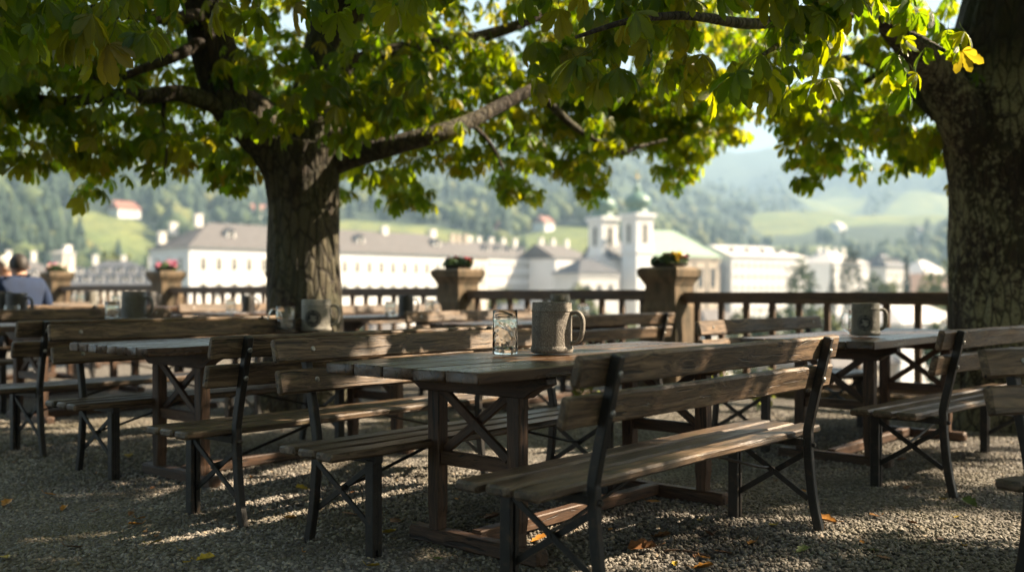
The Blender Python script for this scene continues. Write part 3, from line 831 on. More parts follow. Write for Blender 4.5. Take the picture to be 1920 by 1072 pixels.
def leaf_mat():
    s=NT('chestnut leaf'); a=s.n('ShaderNodeAttribute',attribute_name='lc'); z=s.n('ShaderNodeSeparateXYZ'); s.l(a.outputs['Vector'],z.inputs[0])
    t,w,r=z.outputs
    base=s.ramp(r,[(0,(.014,.055,.012)),(.4,(.023,.075,.015)),(.8,(.042,.095,.017)),(.985,(.10,.115,.02)),(.997,(.11,.11,.02)),(1,(.12,.105,.02))])
    tr=s.ramp(r,[(0,(.22,.42,.012)),(.4,(.38,.52,.014)),(.8,(.58,.60,.016)),(.985,(.58,.50,.03)),(.997,(.58,.46,.03)),(1,(.56,.42,.03))])
    # veins: pale midrib and slanting side veins
    aw=s.math('ABSOLUTE',w)
    mid=s.ramp(aw,[(0,1),(.10,0)])
    sv=s.math('SINE',s.math('MULTIPLY',s.math('SUBTRACT',t,s.math('MULTIPLY',aw,.10)),88.0))
    sv=s.ramp(sv,[(.9,0),(1,.45)])
    vein=s.math('MAXIMUM',mid,sv)
    spots=s.ramp(s.noise(s.pos(),38,4,.6),[(.60,0),(.72,.55)])
    base=s.mix(s.math('MULTIPLY',vein,.55),base,(.12,.15,.045))
    base=s.mix(s.math('MULTIPLY',spots,.6),base,(.09,.06,.02))
    pet=s.math('LESS_THAN',r,-.5); base=s.mix(pet,base,(.09,.095,.03))
    tr=s.mix(s.math('MULTIPLY',vein,.35),tr,(.14,.18,.012))
    bp=s.bump(s.math('SUBTRACT',s.noise(s.pos(),55,2),vein),.35,.004)
    p=s.n('ShaderNodeBsdfPrincipled'); s.l(base,p.inputs['Base Color']); p.inputs['Roughness'].default_value=.38; p.inputs['Specular IOR Level'].default_value=.45; s.l(bp,p.inputs['Normal'])
    tl=s.n('ShaderNodeBsdfTranslucent'); s.l(tr,tl.inputs['Color'])
    mx=s.n('ShaderNodeMixShader'); mx.inputs[0].default_value=.57; s.l(p.outputs[0],mx.inputs[1]); s.l(tl.outputs[0],mx.inputs[2]); s.l(mx.outputs[0],s.out.inputs['Surface'])
    return s.m
M['leaf']=leaf_mat()
def sprays(C, per, lod, size_, away=None, droop=(25,60)):
    C=carve(C,size_)
    """C: spray centres; leaves radiate outwards and hang from each."""
    N=len(C); k=per
    az=rng.random((N,1))*6.28+np.arange(k)[None]*(6.28/k)+rng.normal(size=(N,k))*.35
    dr=np.radians(droop[0]+(droop[1]-droop[0])*rng.random((N,k)))*.75
    d=np.stack([np.cos(az)*np.cos(dr),np.sin(az)*np.cos(dr),-np.sin(dr)],2).reshape(-1,3)
    up=np.stack([np.cos(az)*np.sin(dr),np.sin(az)*np.sin(dr),np.cos(dr)],2).reshape(-1,3)+rng.normal(size=(N*k,3))*.28
    sc=size_*(.62+.66*rng.random(N*k))
    pos=np.repeat(C,k,axis=0)+d*sc[:,None]*.95+rng.normal(size=(N*k,3))*.035
    return (lod,pos,d,up,sc)
def from_img(px,py,D): return np.stack([(px-960)/F*D,D,H-(py-HOR)*D/F],1)
def skirt(n, x0, x1, sil, D0, sdD, ytop, margin=38, power=1.0):
    px=x0+(x1-x0)*rng.random(n); d0=np.interp(px,*zip(*D0)); D=d0+rng.normal(size=n)*sdD
    ys=np.interp(px,*zip(*sil))-margin
    py=ys-(ys-ytop)*(rng.random(n)**power)
    C=from_img(px,py,d0); z=C[:,2]+.22*np.abs(D-d0)
    return np.stack([(px-960)/F*D,D,z],1)
def ell(n, c, r, zmin, shell=.45):  # leaf roof kept out of view, shaped to shade the tables
    out=[]; per=9
    while len(out)<n:
        v=rng.normal(size=3); v/=np.linalg.norm(v); q0=np.array(c)+np.array(r)*v*(shell+(1-shell)*rng.random())
        if q0[2]<zmin: continue
        for k in range(per):                      # leaf clumps, spaced apart so that sun patches fall between
            q=q0+rng.normal(size=3)*np.array([.5,.5,.22])
            if q[1]>.3:
                py=HOR-(q[2]-H)*F/q[1]; px=960+q[0]*F/q[1]
                if py>-60 and -150<px<2070: continue
            if q[1]>-1.5 and q[2]<2.6 and abs(q[0])<3: continue
            out.append(q)
    return np.array(out)
# sun patch targets: leaves are cut away along the sun's path to each
GAPS=[(1640,985,0,.14),(1500,992,0,.02),(1850,880,0,.12),(1885,1015,0,.03),
(735,953,0,.07),(515,955,0,.05),(225,1005,0,.10),(405,815,0,.06),(900,864,0,.13),(975,862,0,.10),
(1095,882,.46,.04),(1300,733,.72,.0),(1440,710,.72,.0),(1490,800,.46,.02),
(1300,740,0,.2),(1400,735,0,.2),(1210,750,0,.16),(640,790,0,.12),(810,740,0,.18),(1000,735,0,.18),(590,772,.46,.06),(790,612,.87,.04),(300,905,0,.05),(560,1005,0,.05),(860,1010,0,.04),(110,890,0,.05),(690,885,0,.06),(60,1010,0,.04),(450,1050,0,.03),(1180,655,.81,.04),(160,600,.87,.05),(1850,745,.46,.04),(1040,1062,0,.05)]
GT=[(np.array([*at(a,b,c)[:2],c+.0]),r) for a,b,c,r in GAPS]
SUNK=[]
def carve(C, size_):
    keep=np.ones(len(C),bool); reach=size_*1.05
    for p,r in GT:
        q=C-p; t=q@SUN; d=np.linalg.norm(q-t[:,None]*SUN,axis=1)
        keep&=~((d<r+reach)&(t>.8))
    return C[keep]
# ---- tree 1: behind the tables, left of the middle
X1=np.array([(570-960)/F*9.0,9.0])
def L_(px,py,D): return atD(px,py,D)
t1=thing('chestnut_tree','big chestnut tree with thick dark furrowed trunk standing between the beer tables','tree',(0,0,0))
tr=MB(); g0=gz(*X1)-.05
pts=[(X1[0],9.0,g0),(X1[0],9,g0+.35),L_(571,560,9),L_(570,450,9),L_(570,380,9),L_(568,320,9),L_(574,270,9)]
bark_tube(tr,pts,[.36,.335,.325,.318,.315,.335,.33],10,110,.07,.5)
bark_tube(tr,[L_(575,360,9),L_(590,260,9),L_(606,160,9.05),L_(622,80,9.1),L_(640,0,9.1),L_(660,-120,9.2),L_(665,-330,9.3)],[.24,.27,.25,.235,.225,.2,.14],8,80,.07)
bark_tube(tr,[L_(558,370,9),L_(530,280,8.95),L_(485,235,8.85),L_(435,190,8.75),L_(405,110,8.7),L_(380,0,8.6),L_(350,-150,8.5),L_(330,-330,8.4)],[.22,.27,.235,.205,.195,.185,.16,.11],8,72,.07)
tr.build('trunk',M['bark'],t1,smooth=True)
def limb(par,pts,rad,mat='bark'):
    m=MB(); bark_tube(m,pts,rad,7,28,.08); m.build('limb',M[mat],par,smooth=True)
limb(t1,[L_(620,305,9),L_(668,290,8.9),L_(740,272,8.8),L_(820,250,8.8),L_(880,228,9.0),L_(945,195,9.3),L_(1005,165,9.5),L_(1080,140,9.8),L_(1180,90,10)],[.12,.105,.088,.08,.07,.062,.058,.05,.035])
limb(t1,[L_(600,150,9.1),L_(680,115,9.4),L_(770,92,9.6),L_(860,80,9.8),L_(950,55,10),L_(1040,20,10.2)],[.11,.09,.08,.07,.055,.04])
limb(t1,[L_(1000,168,9.5),L_(1032,195,9.6),L_(1070,232,9.7),L_(1110,258,9.8),L_(1160,285,10),L_(1200,275,10.1),L_(1250,262,10.2)],[.05,.042,.036,.03,.026,.02,.012])
limb(t1,[L_(455,215,8.8),L_(400,195,8.6),L_(335,175,8.4),L_(275,182,8.2),L_(215,178,8.1),L_(130,190,8.0),L_(40,180,7.9)],[.11,.085,.072,.062,.052,.042,.025])
limb(t1,[L_(395,70,8.6),L_(330,105,8.3),L_(265,130,8.1),L_(200,150,7.9),L_(120,120,7.7)],[.06,.045,.035,.028,.018])
limb(t1,[L_(390,30,8.6),L_(300,35,8.0),L_(180,20,7.4),L_(40,35,6.8),L_(-60,20,6.2)],[.07,.05,.042,.034,.02])
limb(t1,[L_(310,180,8.4),L_(305,230,8.35),L_(312,290,8.3),L_(308,320,8.3)],[.022,.016,.012,.007])
limb(t1,[L_(215,178,8.1),L_(170,230,8.2),L_(150,280,8.2)],[.028,.018,.010])
limb(t1,[L_(880,228,9),L_(920,270,9.1),L_(945,320,9.2)],[.025,.018,.010])
limb(t1,[L_(640,20,9.1),L_(720,-60,8.6),L_(800,-160,8),L_(860,-300,7.2)],[.13,.1,.08,.05])
S1=[(-200,330),(0,318),(40,330),(110,372),(180,385),(235,335),(290,370),(340,352),(380,330),(430,375),(470,398),(505,330),(560,250),(640,385),(690,408),(740,400),(785,412),(845,350),(900,375),(960,405),(1000,395),(1040,350),(1090,395),(1125,392),(1148,335),(1180,305),(1225,315),(1250,375),(1300,385),(1330,320),(1345,255),(1385,312),(1400,235),(1420,180)]
D1=[(-200,7.8),(0,8.0),(300,8.6),(480,9.3),(600,9.8),(800,9.8),(1000,10.5),(1200,11.1),(1420,11.4)]
sk=np.concatenate([skirt(350,-200,1400,S1,D1,.85,-170,34,1.0),skirt(210,-200,1400,S1,D1,.40,120,30,.55),skirt(330,640,1400,S1,D1,.55,-40,28,.8),skirt(110,-200,520,S1,D1,.5,40,28,.8),skirt(150,1040,1400,S1,D1,.45,150,32,.8)])
# keep some air before the trunk and forks
pxs=960+sk[:,0]*F/sk[:,1]; pys=HOR-(sk[:,2]-H)*F/sk[:,1]
front=(sk[:,1]<9.35)&(pxs>470)&(pxs<680)&(pys>205); front|=(sk[:,1]<9.2)&(pxs>340)&(pxs<470)&(pys>20)&(rng.random(len(sk))<.4); front|=(sk[:,1]<9.3)&(pxs>590)&(pxs<700)&(pys<110)&(rng.random(len(sk))<.5)
sk=sk[~front]
r1=ell(600,(-3.4,7.4,6.4),(4.6,4.2,3.2),3.6)
fl_=from_img(rng.uniform(-80,330,20),rng.uniform(-90,45,20),rng.uniform(4.2,5.8,20))
fl_=np.concatenate([fl_,from_img(rng.uniform(430,790,30),rng.uniform(70,215,30),rng.uniform(7.4,8.5,30)),from_img(rng.uniform(280,900,16),rng.uniform(-90,-25,16),rng.uniform(4.6,6.5,16)),from_img(np.array([470.,610,540,640,700]),np.array([110.,150,175,235,120]),np.array([8.0,7.9,8.2,8.1,8.2]))])
leaves_mesh('crown',M['leaf'],t1,[sprays(sk,6,'mid',.135),sprays(fl_,6,'hi',.142,droop=(30,75)),sprays(r1,7,'lo',.26),sprays(ell(330,(1.9,6.7,5.2),(2.8,1.6,1.5),3.3),7,'lo',.25)])  # last leaf clump is added above the view to shade the left benches
# ---- tree 2: the lichened trunk at the right
t2=thing('chestnut_tree','massive chestnut tree with pale lichen on its trunk, beside the railing','tree',(0,0,0))
tr=MB(); cx=(1916-960)/F*8.3
pts=[(cx,8.3,-.05),(cx,8.3,.35),L_(1916,620,8.3),L_(1917,500,8.3),L_(1920,400,8.3),L_(1924,320,8.3),L_(1926,240,8.3),L_(1932,120,8.3),L_(1945,-60,8.3),L_(1960,-300,8.3)]
bark_tube(tr,pts,[.60,.56,.55,.55,.56,.58,.62,.60,.52,.40],8,130,.075,.30)
bark_tube(tr,[L_(1880,330,8.2),L_(1820,240,8.15),L_(1782,180,8.1),L_(1745,130,8.0),L_(1700,80,7.7),L_(1650,20,7.3),L_(1590,-60,6.9),L_(1500,-160,6.3),L_(1380,-280,5.6)],[.18,.22,.18,.14,.11,.095,.07,.045,.012],8,60,.07)
tr.build('trunk',M['bark_lichen'],t2,smooth=True)
limb(t2,[L_(1800,235,8.3),L_(1755,205,8.4),L_(1712,165,8.6),L_(1665,130,8.9),L_(1600,110,9.3),L_(1520,120,9.6)],[.1,.085,.07,.055,.04,.025])
limb(t2,[L_(1660,130,8.9),L_(1600,170,9.2),L_(1575,215,9.4),L_(1560,250,9.5)],[.03,.024,.018,.01])
limb(t2,[L_(1650,20,7.3),L_(1540,20,6.4),L_(1420,45,5.6),L_(1290,30,5.0),L_(1180,40,4.6),L_(1080,70,4.4)],[.07,.045,.032,.022,.015,.008])
limb(t2,[L_(1700,80,7.7),L_(1680,60,6.6),L_(1720,70,5.6),L_(1770,95,4.9)],[.05,.03,.02,.009])
limb(t2,[L_(1540,20,6.4),L_(1480,70,5.6),L_(1420,110,5.2)],[.03,.018,.009])
S2=[(1390,200),(1440,225),(1462,245),(1472,335),(1500,362),(1535,350),(1575,310),(1605,328),(1640,370),(1680,372),(1705,345),(1740,330),(1765,385),(1800,400),(2000,300)]
D2=[(1390,9.2),(1600,9.0),(1800,9.0),(2000,9.0)]
s2=np.concatenate([skirt(26,1830,2350,[(1800,150),(2400,120)],D2,.8,-200,30,1.0),skirt(95,1385,1830,S2,D2,.75,-60,36,1.0),skirt(75,1455,1790,S2,D2,.5,180,16,.7)])
SN=[(930,120),(970,165),(1050,215),(1130,235),(1260,240),(1400,235),(1480,225),(1560,190),(1650,140),(1790,120),(1870,105),(1900,60)]
ns=50; px=rng.uniform(985,1720,ns); ys=np.interp(px,*zip(*SN))-88; py=ys-(ys+110)*rng.random(ns)**1.0; near=from_img(px,py,rng.uniform(4.2,6.6,ns))
near=np.concatenate([near,from_img(np.array([1770.,1805,1440,1130,1690,1700,1745,1830,1650,1780,1610,1720]),np.array([95.,70,90,110,60,85,75,60,95,45,105,30]),np.array([4.6,4.9,4.2,4.3,4.5,5.2,5.5,5.0,5.6,5.4,5.4,5.0]))])
r2=ell(1150,(5.4,3.4,6.2),(4.8,3.7,3.1),3.1)
leaves_mesh('crown',M['leaf'],t2,[sprays(s2,6,'mid',.135),sprays(near,6,'hi',.138,droop=(30,75)),sprays(r2,7,'lo',.26)])
# ---- unseen chestnuts added beside and behind the viewer to shade tables and block sky
def shade_tree(x,y,label,n,c,r):
    t=thing('chestnut_tree',label,'tree',(0,0,0)); m=MB()
    bark_tube(m,[(x,y,-.05),(x,y,1.2),(x+.05,y,2.4),(x,y+.1,3.6),(x-.1,y,5.5),(x,y,8)],[.42,.38,.36,.34,.24,.1],8,48,.06,.4)
    m.build('trunk',M['bark'],t,smooth=True)
    for a in (.3,1.6,2.9,4.1,5.3): limb(t,[(x,y,2.9),(x+1.3*math.cos(a),y+1.3*math.sin(a),3.8),(x+3*math.cos(a),y+3*math.sin(a),4.6)],[.14,.1,.04])
    leaves_mesh('crown',M['leaf'],t,[sprays(ell(n,c,r,2.9),7,'lo',.27)])
shade_tree(8.6,.6,'unseen chestnut tree added right of the viewer to shade the tables',760,(8.2,.4,6.3),(5.4,4.6,3.5))
shade_tree(-6.8,-.6,'unseen chestnut tree added left behind the viewer to block sky light',520,(-5.6,.4,6.2),(5.4,5.0,3.2))
shade_tree(.5,-8.5,'unseen chestnut tree added well behind the viewer to block sky light',620,(.5,-7.5,5.2),(6.5,4.0,3.6))
shade_tree(-9.5,-7.0,'unseen chestnut tree added far behind the viewer to the left to block sky light',420,(-8.5,-6.5,5.2),(5.0,4.5,3.6))
shade_tree(10.0,-7.0,'unseen chestnut tree added far behind the viewer to the right to block sky light',420,(9.5,-6.5,5.2),(5.0,4.5,3.6))
M['yellow_leaf']=plain('yellow green plant leaves',(.22,.26,.03),.6,.4,20)
for (px,D,lab) in ((1088,8.9,'small yellow-green plant on the gravel behind the nearest bench'),(1345,9.6,'low yellow-green plant at the foot of the railing, right of the stone pillar'),(1420,9.2,'low leafy plant under the railing behind the far end of the nearest bench')):
    x=(px-960)/F*D; o=thing('low_plant',lab,'plant',(x,D,gz(x,D))); st=MB(); lv=MB()
    for k in range(14):
        a=rng.random()*6.28; hgt=.15+.25*rng.random(); e=np.array([.18*math.cos(a)*rng.random(),.18*math.sin(a)*rng.random(),hgt]); tube(st,[(e[0]*.2,e[1]*.2,-.02),e*.6,e],[.004,.003,.002],4)
        for j in range(7):
            q=e*(.45+.55*rng.random())+rng.normal(size=3)*.03; x_=unit(rng.normal(size=3)); y_=unit(np.cross(x_,rng.normal(size=3))); s_=.022+.02*rng.random(); lv.add([q-x_*s_,q+y_*s_*.6,q+x_*s_,q-y_*s_*.6],[(0,1,2,3)])
    st.build('stems',M['flower_leaf'],o); lv.build('leaves',M['yellow_leaf'],o)
shade_tree(13.0,5.0,'unseen chestnut tree added beyond the right edge of the view to shade the gravel',700,(11.6,5.0,6.0),(4.2,3.4,3.2))  # out-of-view tree added to shade the gravel at the right
# ------------------------------------------------------------------ the town below
ZB=-13.0
M['white_wall']=plain('white lime plaster',(.70,.70,.69),.9,.05,.25)
M['cream_wall']=plain('cream plaster',(.58,.53,.46),.9,.08,.25)
M['grey_wall']=plain('grey plaster',(.55,.54,.52),.9,.08,.3)
M['stone_wall']=plain('warm grey stone',(.42,.36,.29),.9,.25,.35)
M['trim']=plain('pale window surround',(.70,.66,.58),.9,.05)
M['roof_brown']=plain('grey brown roof tiles',(.105,.099,.097),.8,.2,.8,stretch=(1,1,4))
M['roof_dark']=plain('dark slate',(.06,.065,.075),.6,.25,.8)
M['roof_pale']=plain('pale sheet metal roof',(.60,.56,.52),.5,.08,.4)
M['roof_copper']=plain('pale copper roof',(.20,.30,.215),.55,.12,.5)
M['copper']=plain('green copper dome',(.11,.20,.155),.45,.35,1.2)
M['red_roof']=plain('red tiles',(.24,.10,.07),.8,.2,.7)
M['gold']=plain('gilded ball',(.8,.55,.2),.25,.1,5,0,1.0)
M['chimney']=plain('white chimney render',(.75,.72,.66),.9,.1)
def pane_mat():
    s=NT('dark window pane'); s.pr((.035,.04,.045),.15); return s.m
M['pane']=pane_mat()
def px2x(px,D): return (px-960)/F*D
class Block:
    """rectangular building: corner a (xy), direction d along its length, e across, wall, roof, windows"""
    def __init__(s, name, label, cat, px, D, vp, L, Wd, ze, zr, wall, roof, group=None, hip=(1,1), zb=ZB, side='right'):
        s.a=np.array([px2x(px,D),D,0.0]); d=unit((vp-960,F,0)); s.d=d
        s.e=np.array([-d[1],d[0],0]); s.L=L; s.W=Wd; s.ze=ze; s.zr=zr; s.zb=zb
        s.o=thing(name,label,cat,(s.a[0],s.a[1],zb),math.atan2(d[1],d[0]),group)
        h=ze-zb; s.h=h
        m=MB(); box(m,(0,0,0),(L,Wd,h))
        # string course and cornice, proud of the wall
        for z0,z1,pr in ((h-.55,h-.15,.18),):
            box(m,(-pr,-pr,z0),(L+pr,Wd+pr,z1))
        m.build('wall',wall,s.o)
        ov=.5; r=MB(); rh=zr-ze; hx0=Wd/2 if hip[0] else -.0; hx1=Wd/2 if hip[1] else 0
        z=h-.148
        v=[(-ov,-ov,z),(L+ov,-ov,z),(L+ov,Wd+ov,z),(-ov,Wd+ov,z),(hx0-(ov if not hip[0] else 0),Wd/2,h+rh),(L-hx1+(ov if not hip[1] else 0),Wd/2,h+rh)]
        r.add(v,[(0,1,5,4),(2,3,4,5),(3,0,4),(1,2,5),(3,2,1,0)])
        s.roof=r.build('roof',roof,s.o)
    def window(s, w, h):
        m=MB(); t=.14
        for lo,hi in (((-w/2-t,-.09,-t),(w/2+t,-.002,0)),((-w/2-t,-.09,h),(w/2+t,-.002,h+t*1.4)),((-w/2-t,-.09,0),(-w/2,-.002,h)),((w/2,-.09,0),(w/2+t,-.002,h)),((-.04,-.07,0),(.04,-.025,h)),((-w/2,-.07,h*.62),(w/2,-.025,h*.66))): box(m,lo,hi)
        box(m,(-w/2,-.022,0),(w/2,-.002,h),1)
        return m
    def windows(s, xs, zs, w, h, face='front'):
        proto=None
        for z in zs:
            for x in xs:
                if proto is None: proto=s.window(w,h).build('window',[M['trim'],M['pane']],s.o); o=proto
                else: o=proto.copy(); COL.objects.link(o); o.parent=s.o
                if face=='front': o.location=(x,0,z-s.zb); o.rotation_euler=(0,0,0)
                else: o.location=(0,x,z-s.zb); o.rotation_euler=(0,0,-math.pi/2)
    def dormer(s, x, up, w, hh, mat):
        """up: 0..1 position on the front roof slope"""
        y=-.5+(s.W/2+.5)*up; z=s.h-.148+(s.zr-s.ze+.148)*up
        m=MB(); m2=2.2
        obox(m,(x-w/2,y,z-.3),(w,0,0),(0,m2,0),(0,0,hh)); 
        m.add([(x-w/2-.15,y-.2,z-.3+hh),(x+w/2+.15,y-.2,z-.3+hh),(x+w/2+.15,y+m2,z-.3+hh),(x-w/2-.15,y+m2,z-.3+hh),(x,y-.2,z+hh+.35),(x,y+m2,z+hh+.35)],[(0,1,4),(2,3,5),(1,2,5,4),(3,0,4,5),(3,2,1,0)],None,1)
        box(m,(x-w*.3,y-.03,z+.0),(x+w*.3,y-.002,z+hh-.45),2)
        m.build('dormer',[mat,M['roof_dark'],M['pane']],s.roof)
    def chimney(s, x, y, w, z1, mat=None):
        m=MB(); up=1-abs(y-s.W/2)/(s.W/2); z=s.h+(s.zr-s.ze)*max(0,up)
        box(m,(x-w/2,y-w/2*.7,z-.8),(x+w/2,y+w/2*.7,z+z1)); box(m,(x-w/2-.1,y-w/2*.7-.1,z+z1),(x+w/2+.1,y+w/2*.7+.1,z+z1+.18))
        m.build('chimney',mat or M['chimney'],s.roof)
HT='houses and blocks of the town'
pal=Block('palace','long white palace with grey-brown hip roof and one tall row of dark windows','palace',355,170,2840,66,15,8.9,13.6,M['white_wall'],M['roof_brown'])
pal.windows([2.6+2.95*k for k in range(22)],[4.9],.92,2.1); pal.windows([2.6+2.95*k for k in range(22)],[.2],1.0,2.4); pal.windows([2.6+2.95*k for k in range(22)],[-4.8],1.0,2.4)
pal.windows([3,7.5,12],[4.9,.2],.92,2.1,'side')
for x in (9.5,38,58): pal.dormer(x,.42,1.5,1.5,M['chimney'])
for x,y in ((5.5,7.5),(2.0,10),(1.0,12.5),(30,9),(47,7),(61,8)): pal.chimney(x,y,1.3,1.3)
b=Block('town_house','white block with small pale windows and brown dormered roof right of the palace','building',912,262,2600,22,14,10.4,14.6,M['white_wall'],M['roof_brown'],HT,(0,1))
b.windows([1.6+2.1*k for k in range(10)],[7.6,4.6,1.6,-1.4],.9,1.5)
for x in (3,8,12.5,17.5): b.dormer(x,.4,1.6,1.4,M['grey_wall'])
for x in (1.5,5,10,15,20): b.chimney(x,7.5,1.1,1.6)
b=Block('town_house','plain white block with dark roof left of the twin church towers','building',1042,268,2700,18,14,10.3,14.2,M['white_wall'],M['roof_brown'],HT,(0,1))
b.windows([2+2.6*k for k in range(6)],[6.9,3.2],.8,1.3)
for x in (2,7,13): b.chimney(x,7,1.1,1.5)
b=Block('town_house','pale gable house with many chimneys between the palace and the white block','building',868,250,2700,9,12,10.0,14.0,M['cream_wall'],M['roof_brown'],HT,(0,0))
for x in (2,4.2,6.8): b.chimney(x,6,1.2,1.9,M['stone_wall'])
b.windows([2,4.5,7],[6.5,3],.9,1.5)
# right: long white barracks-like blocks
b=Block('town_house','long white block with pale roof right of the church','building',1372,268,3900,30,16,10.9,14.0,M['white_wall'],M['roof_pale'],HT,(0,1))
b.windows([1.6+2.35*k for k in range(12)],[7.6,4.6,1.6,-1.4,-4.4],.8,1.3)
for x in (3,9,15,21,26): b.dormer(x,.35,1.1,.9,M['grey_wall'])
b=Block('town_house','second long white block with grey ridged roof further right','building',1560,300,3600,18,14,10.0,13.6,M['white_wall'],M['roof_pale'],HT,(1,1))
b.windows([1.6+2.5*k for k in range(7)],[7.0,4.0,1.0],.8,1.3)
for x in (3,7,11,15): b.chimney(x,7,.9,1.1)
b=Block('town_house','grey house with dark dormered roof between white block and tree','building',1662,330,3400,14,12,9.5,14.0,M['grey_wall'],M['roof_dark'],HT,(1,1))
b.windows([2+2.6*k for k in range(5)],[6,2.6],.9,1.5)
for x in (3,6,10): b.dormer(x,.35,1.4,1.3,M['chimney'])
b=Block('town_house','pinkish house at the right end of the row, beside the lichened trunk','building',1735,345,3400,16,12,7.6,12.2,plain('pink plaster',(.62,.42,.34),.9,.06,.3),M['roof_pale'],HT,(1,1))
b.windows([2+2.6*k for k in range(5)],[4.6,1.4],.9,1.5)
# left: dark-roofed quarter with rows of white dormers
b=Block('town_house','dark mansard roofed block with two rows of pale dormers, behind the man in blue','building',118,205,3600,27,22,2.6,8.0,M['cream_wall'],M['roof_dark'],HT,(1,1))
for k in range(9): b.dormer(2.2+2.7*k,.16,1.3,1.25,M['chimney'])
for k in range(7): b.dormer(4.5+2.7*k,.52,1.2,1.1,M['chimney'])
for x in (4,9,15,21): b.chimney(x,12,1.1,1.6)
b.windows([2.2+2.7*k for k in range(9)],[-1.6],1.0,1.5)
b=Block('town_house','tall narrow cream block with flat panelled top, left of the white palace','building',118,230,2000,3.2,4,10.3,10.9,M['cream_wall'],M['roof_pale'],HT,(1,1))
b.windows([1.6],[8.0],1.6,1.1)
b.chimney(2.6,2,1.6,.9)
b=Block('town_house','low roofed block left of the dark mansard roof','building',-60,240,3000,24,14,4.0,9.2,M['cream_wall'],M['roof_brown'],HT,(1,1))
for k in range(5): b.dormer(3+4.2*k,.3,1.3,1.2,M['chimney'])
for x in (5,11,17): b.chimney(x,7,1.2,2.2)
# low houses seen between the balusters
for (px,D,vp,L,W,ze,wl,rf,lab) in ((1690,120,3200,16,10,-2.6,'white_wall','roof_pale','low white house with pale roof seen under the railing beside the crested stein'),
   (1330,135,3000,14,10,-4.2,'grey_wall','roof_brown','low grey house seen under the railing right of the stone pillar'),
   (940,150,2800,12,9,-3.6,'cream_wall','roof_dark','low cream house seen between the balusters behind the large stein'),
   (690,118,2800,11,9,-5.2,'white_wall','roof_brown','low white house with brown roof seen between the balusters right of the trunk'),
   (1560,98,3300,12,9,-6.2,'stone_wall','roof_brown','low brown house down below the railing at the right')):
    b=Block('town_house',lab,'building',px,D,vp,L,W,ze,ze+2.8,M[wl],M[rf],HT,(1,1)); b.windows([2+2.6*k for k in range(int(L/2.8))],[ze-2.6],.9,1.4)
# ---- the church with two onion-domed towers
D0=250.0
def cx_(px,D=D0): return px2x(px,D)
ch=thing('church','white baroque church with twin towers, green onion domes and pale green roof','church',(0,0,0))
def tower(px, D, w, ztop, s=1.0):
    c=np.array([cx_(px,D),D,0]); d=unit((.81,.58,0)); e=np.array([-d[1],d[0],0])
    m=MB()
    def sq(w0,w1,z0,z1,mb=m,mat=0):
        vs=[c+d*i*w0/2+e*j*w0/2+np.array([0,0,z0]) for i,j in ((-1,-1),(1,-1),(1,1),(-1,1))]+[c+d*i*w1/2+e*j*w1/2+np.array([0,0,z1]) for i,j in ((-1,-1),(1,-1),(1,1),(-1,1))]
        mb.add(vs,[(3,2,1,0),(4,5,6,7)]+[(k,(k+1)%4,4+(k+1)%4,4+k) for k in range(4)],None,mat)
    sq(w,w,ZB,ztop)
    for z in (ztop-9.0,): sq(w+.7,w+.7,z,z+.7)
    sq(w+1.3,w+1.3,ztop,ztop+.8); sq(w+.5,w+.5,ztop-.7,ztop)
    tw=m.build('tower',M['white_wall'],ch)
    for n,t in ((-e,d),(d,e),(-d,e)):
        wm=MB()
        q=c+n*(w/2)+np.array([0,0,ztop-6.6])
        obox(wm,q-t*.65+n*.005,t*1.3,n*.06,np.array([0,0,4.2]),0)
        hs=[q+t*.65*math.cos(a)+np.array([0,0,4.2+.65*math.sin(a)])+n*.065 for a in np.linspace(0,math.pi,9)]
        wm.add(hs,[tuple(range(9))],None,0)
        for sgn in (-1,1): obox(wm,q+t*(sgn*.95-.2)+n*.004,t*.5,n*.16,np.array([0,0,5.4]),1)
        wm.build('belfry_window',[M['pane'],M['trim']],tw)
    dm=MB(); R=w*.5
    pr=[(R*1.02,0),(R*.98,.6),(R*.80,1.3),(R*.80,1.6)]
    oni=[(R*.82,1.6),(R*1.0,2.3),(R*1.12,3.4),(R*1.10,4.5),(R*.92,5.7),(R*.62,6.7),(R*.36,7.5),(R*.26,8.2),(R*.30,8.6),(R*.34,9.0),(R*.26,9.5),(R*.12,10.2),(R*.06,11.4),(.04,13)]
    R*=1.12; oni=[(r_*1.12 if r_>.1 else r_,1.6+(z_-1.6)*.66) for r_,z_ in oni]; lathe(dm,pr+oni,24,(c[0],c[1],ztop+.8)); dm.build('onion_dome',M['copper'],ch,smooth=40)
    gb=MB(); lathe(gb,[(0,0),(.35,.15),(.5,.5),(.35,.85),(0,1.0)],14,(c[0],c[1],ztop+9.6)); box(gb,(c[0]-.07,c[1]-.07,ztop+10.5),(c[0]+.07,c[1]+.07,ztop+12)); box(gb,(c[0]-.5,c[1]-.06,ztop+11.2),(c[0]+.5,c[1]+.06,ztop+11.4))
    gb.build('gilded_ball',M['gold'],ch)
    return c
tower(1195,250,5.5,19.8); tower(1131,256,5.3,19.4)
d=unit((.81,.58,0)); e=np.array([-d[1],d[0],0])
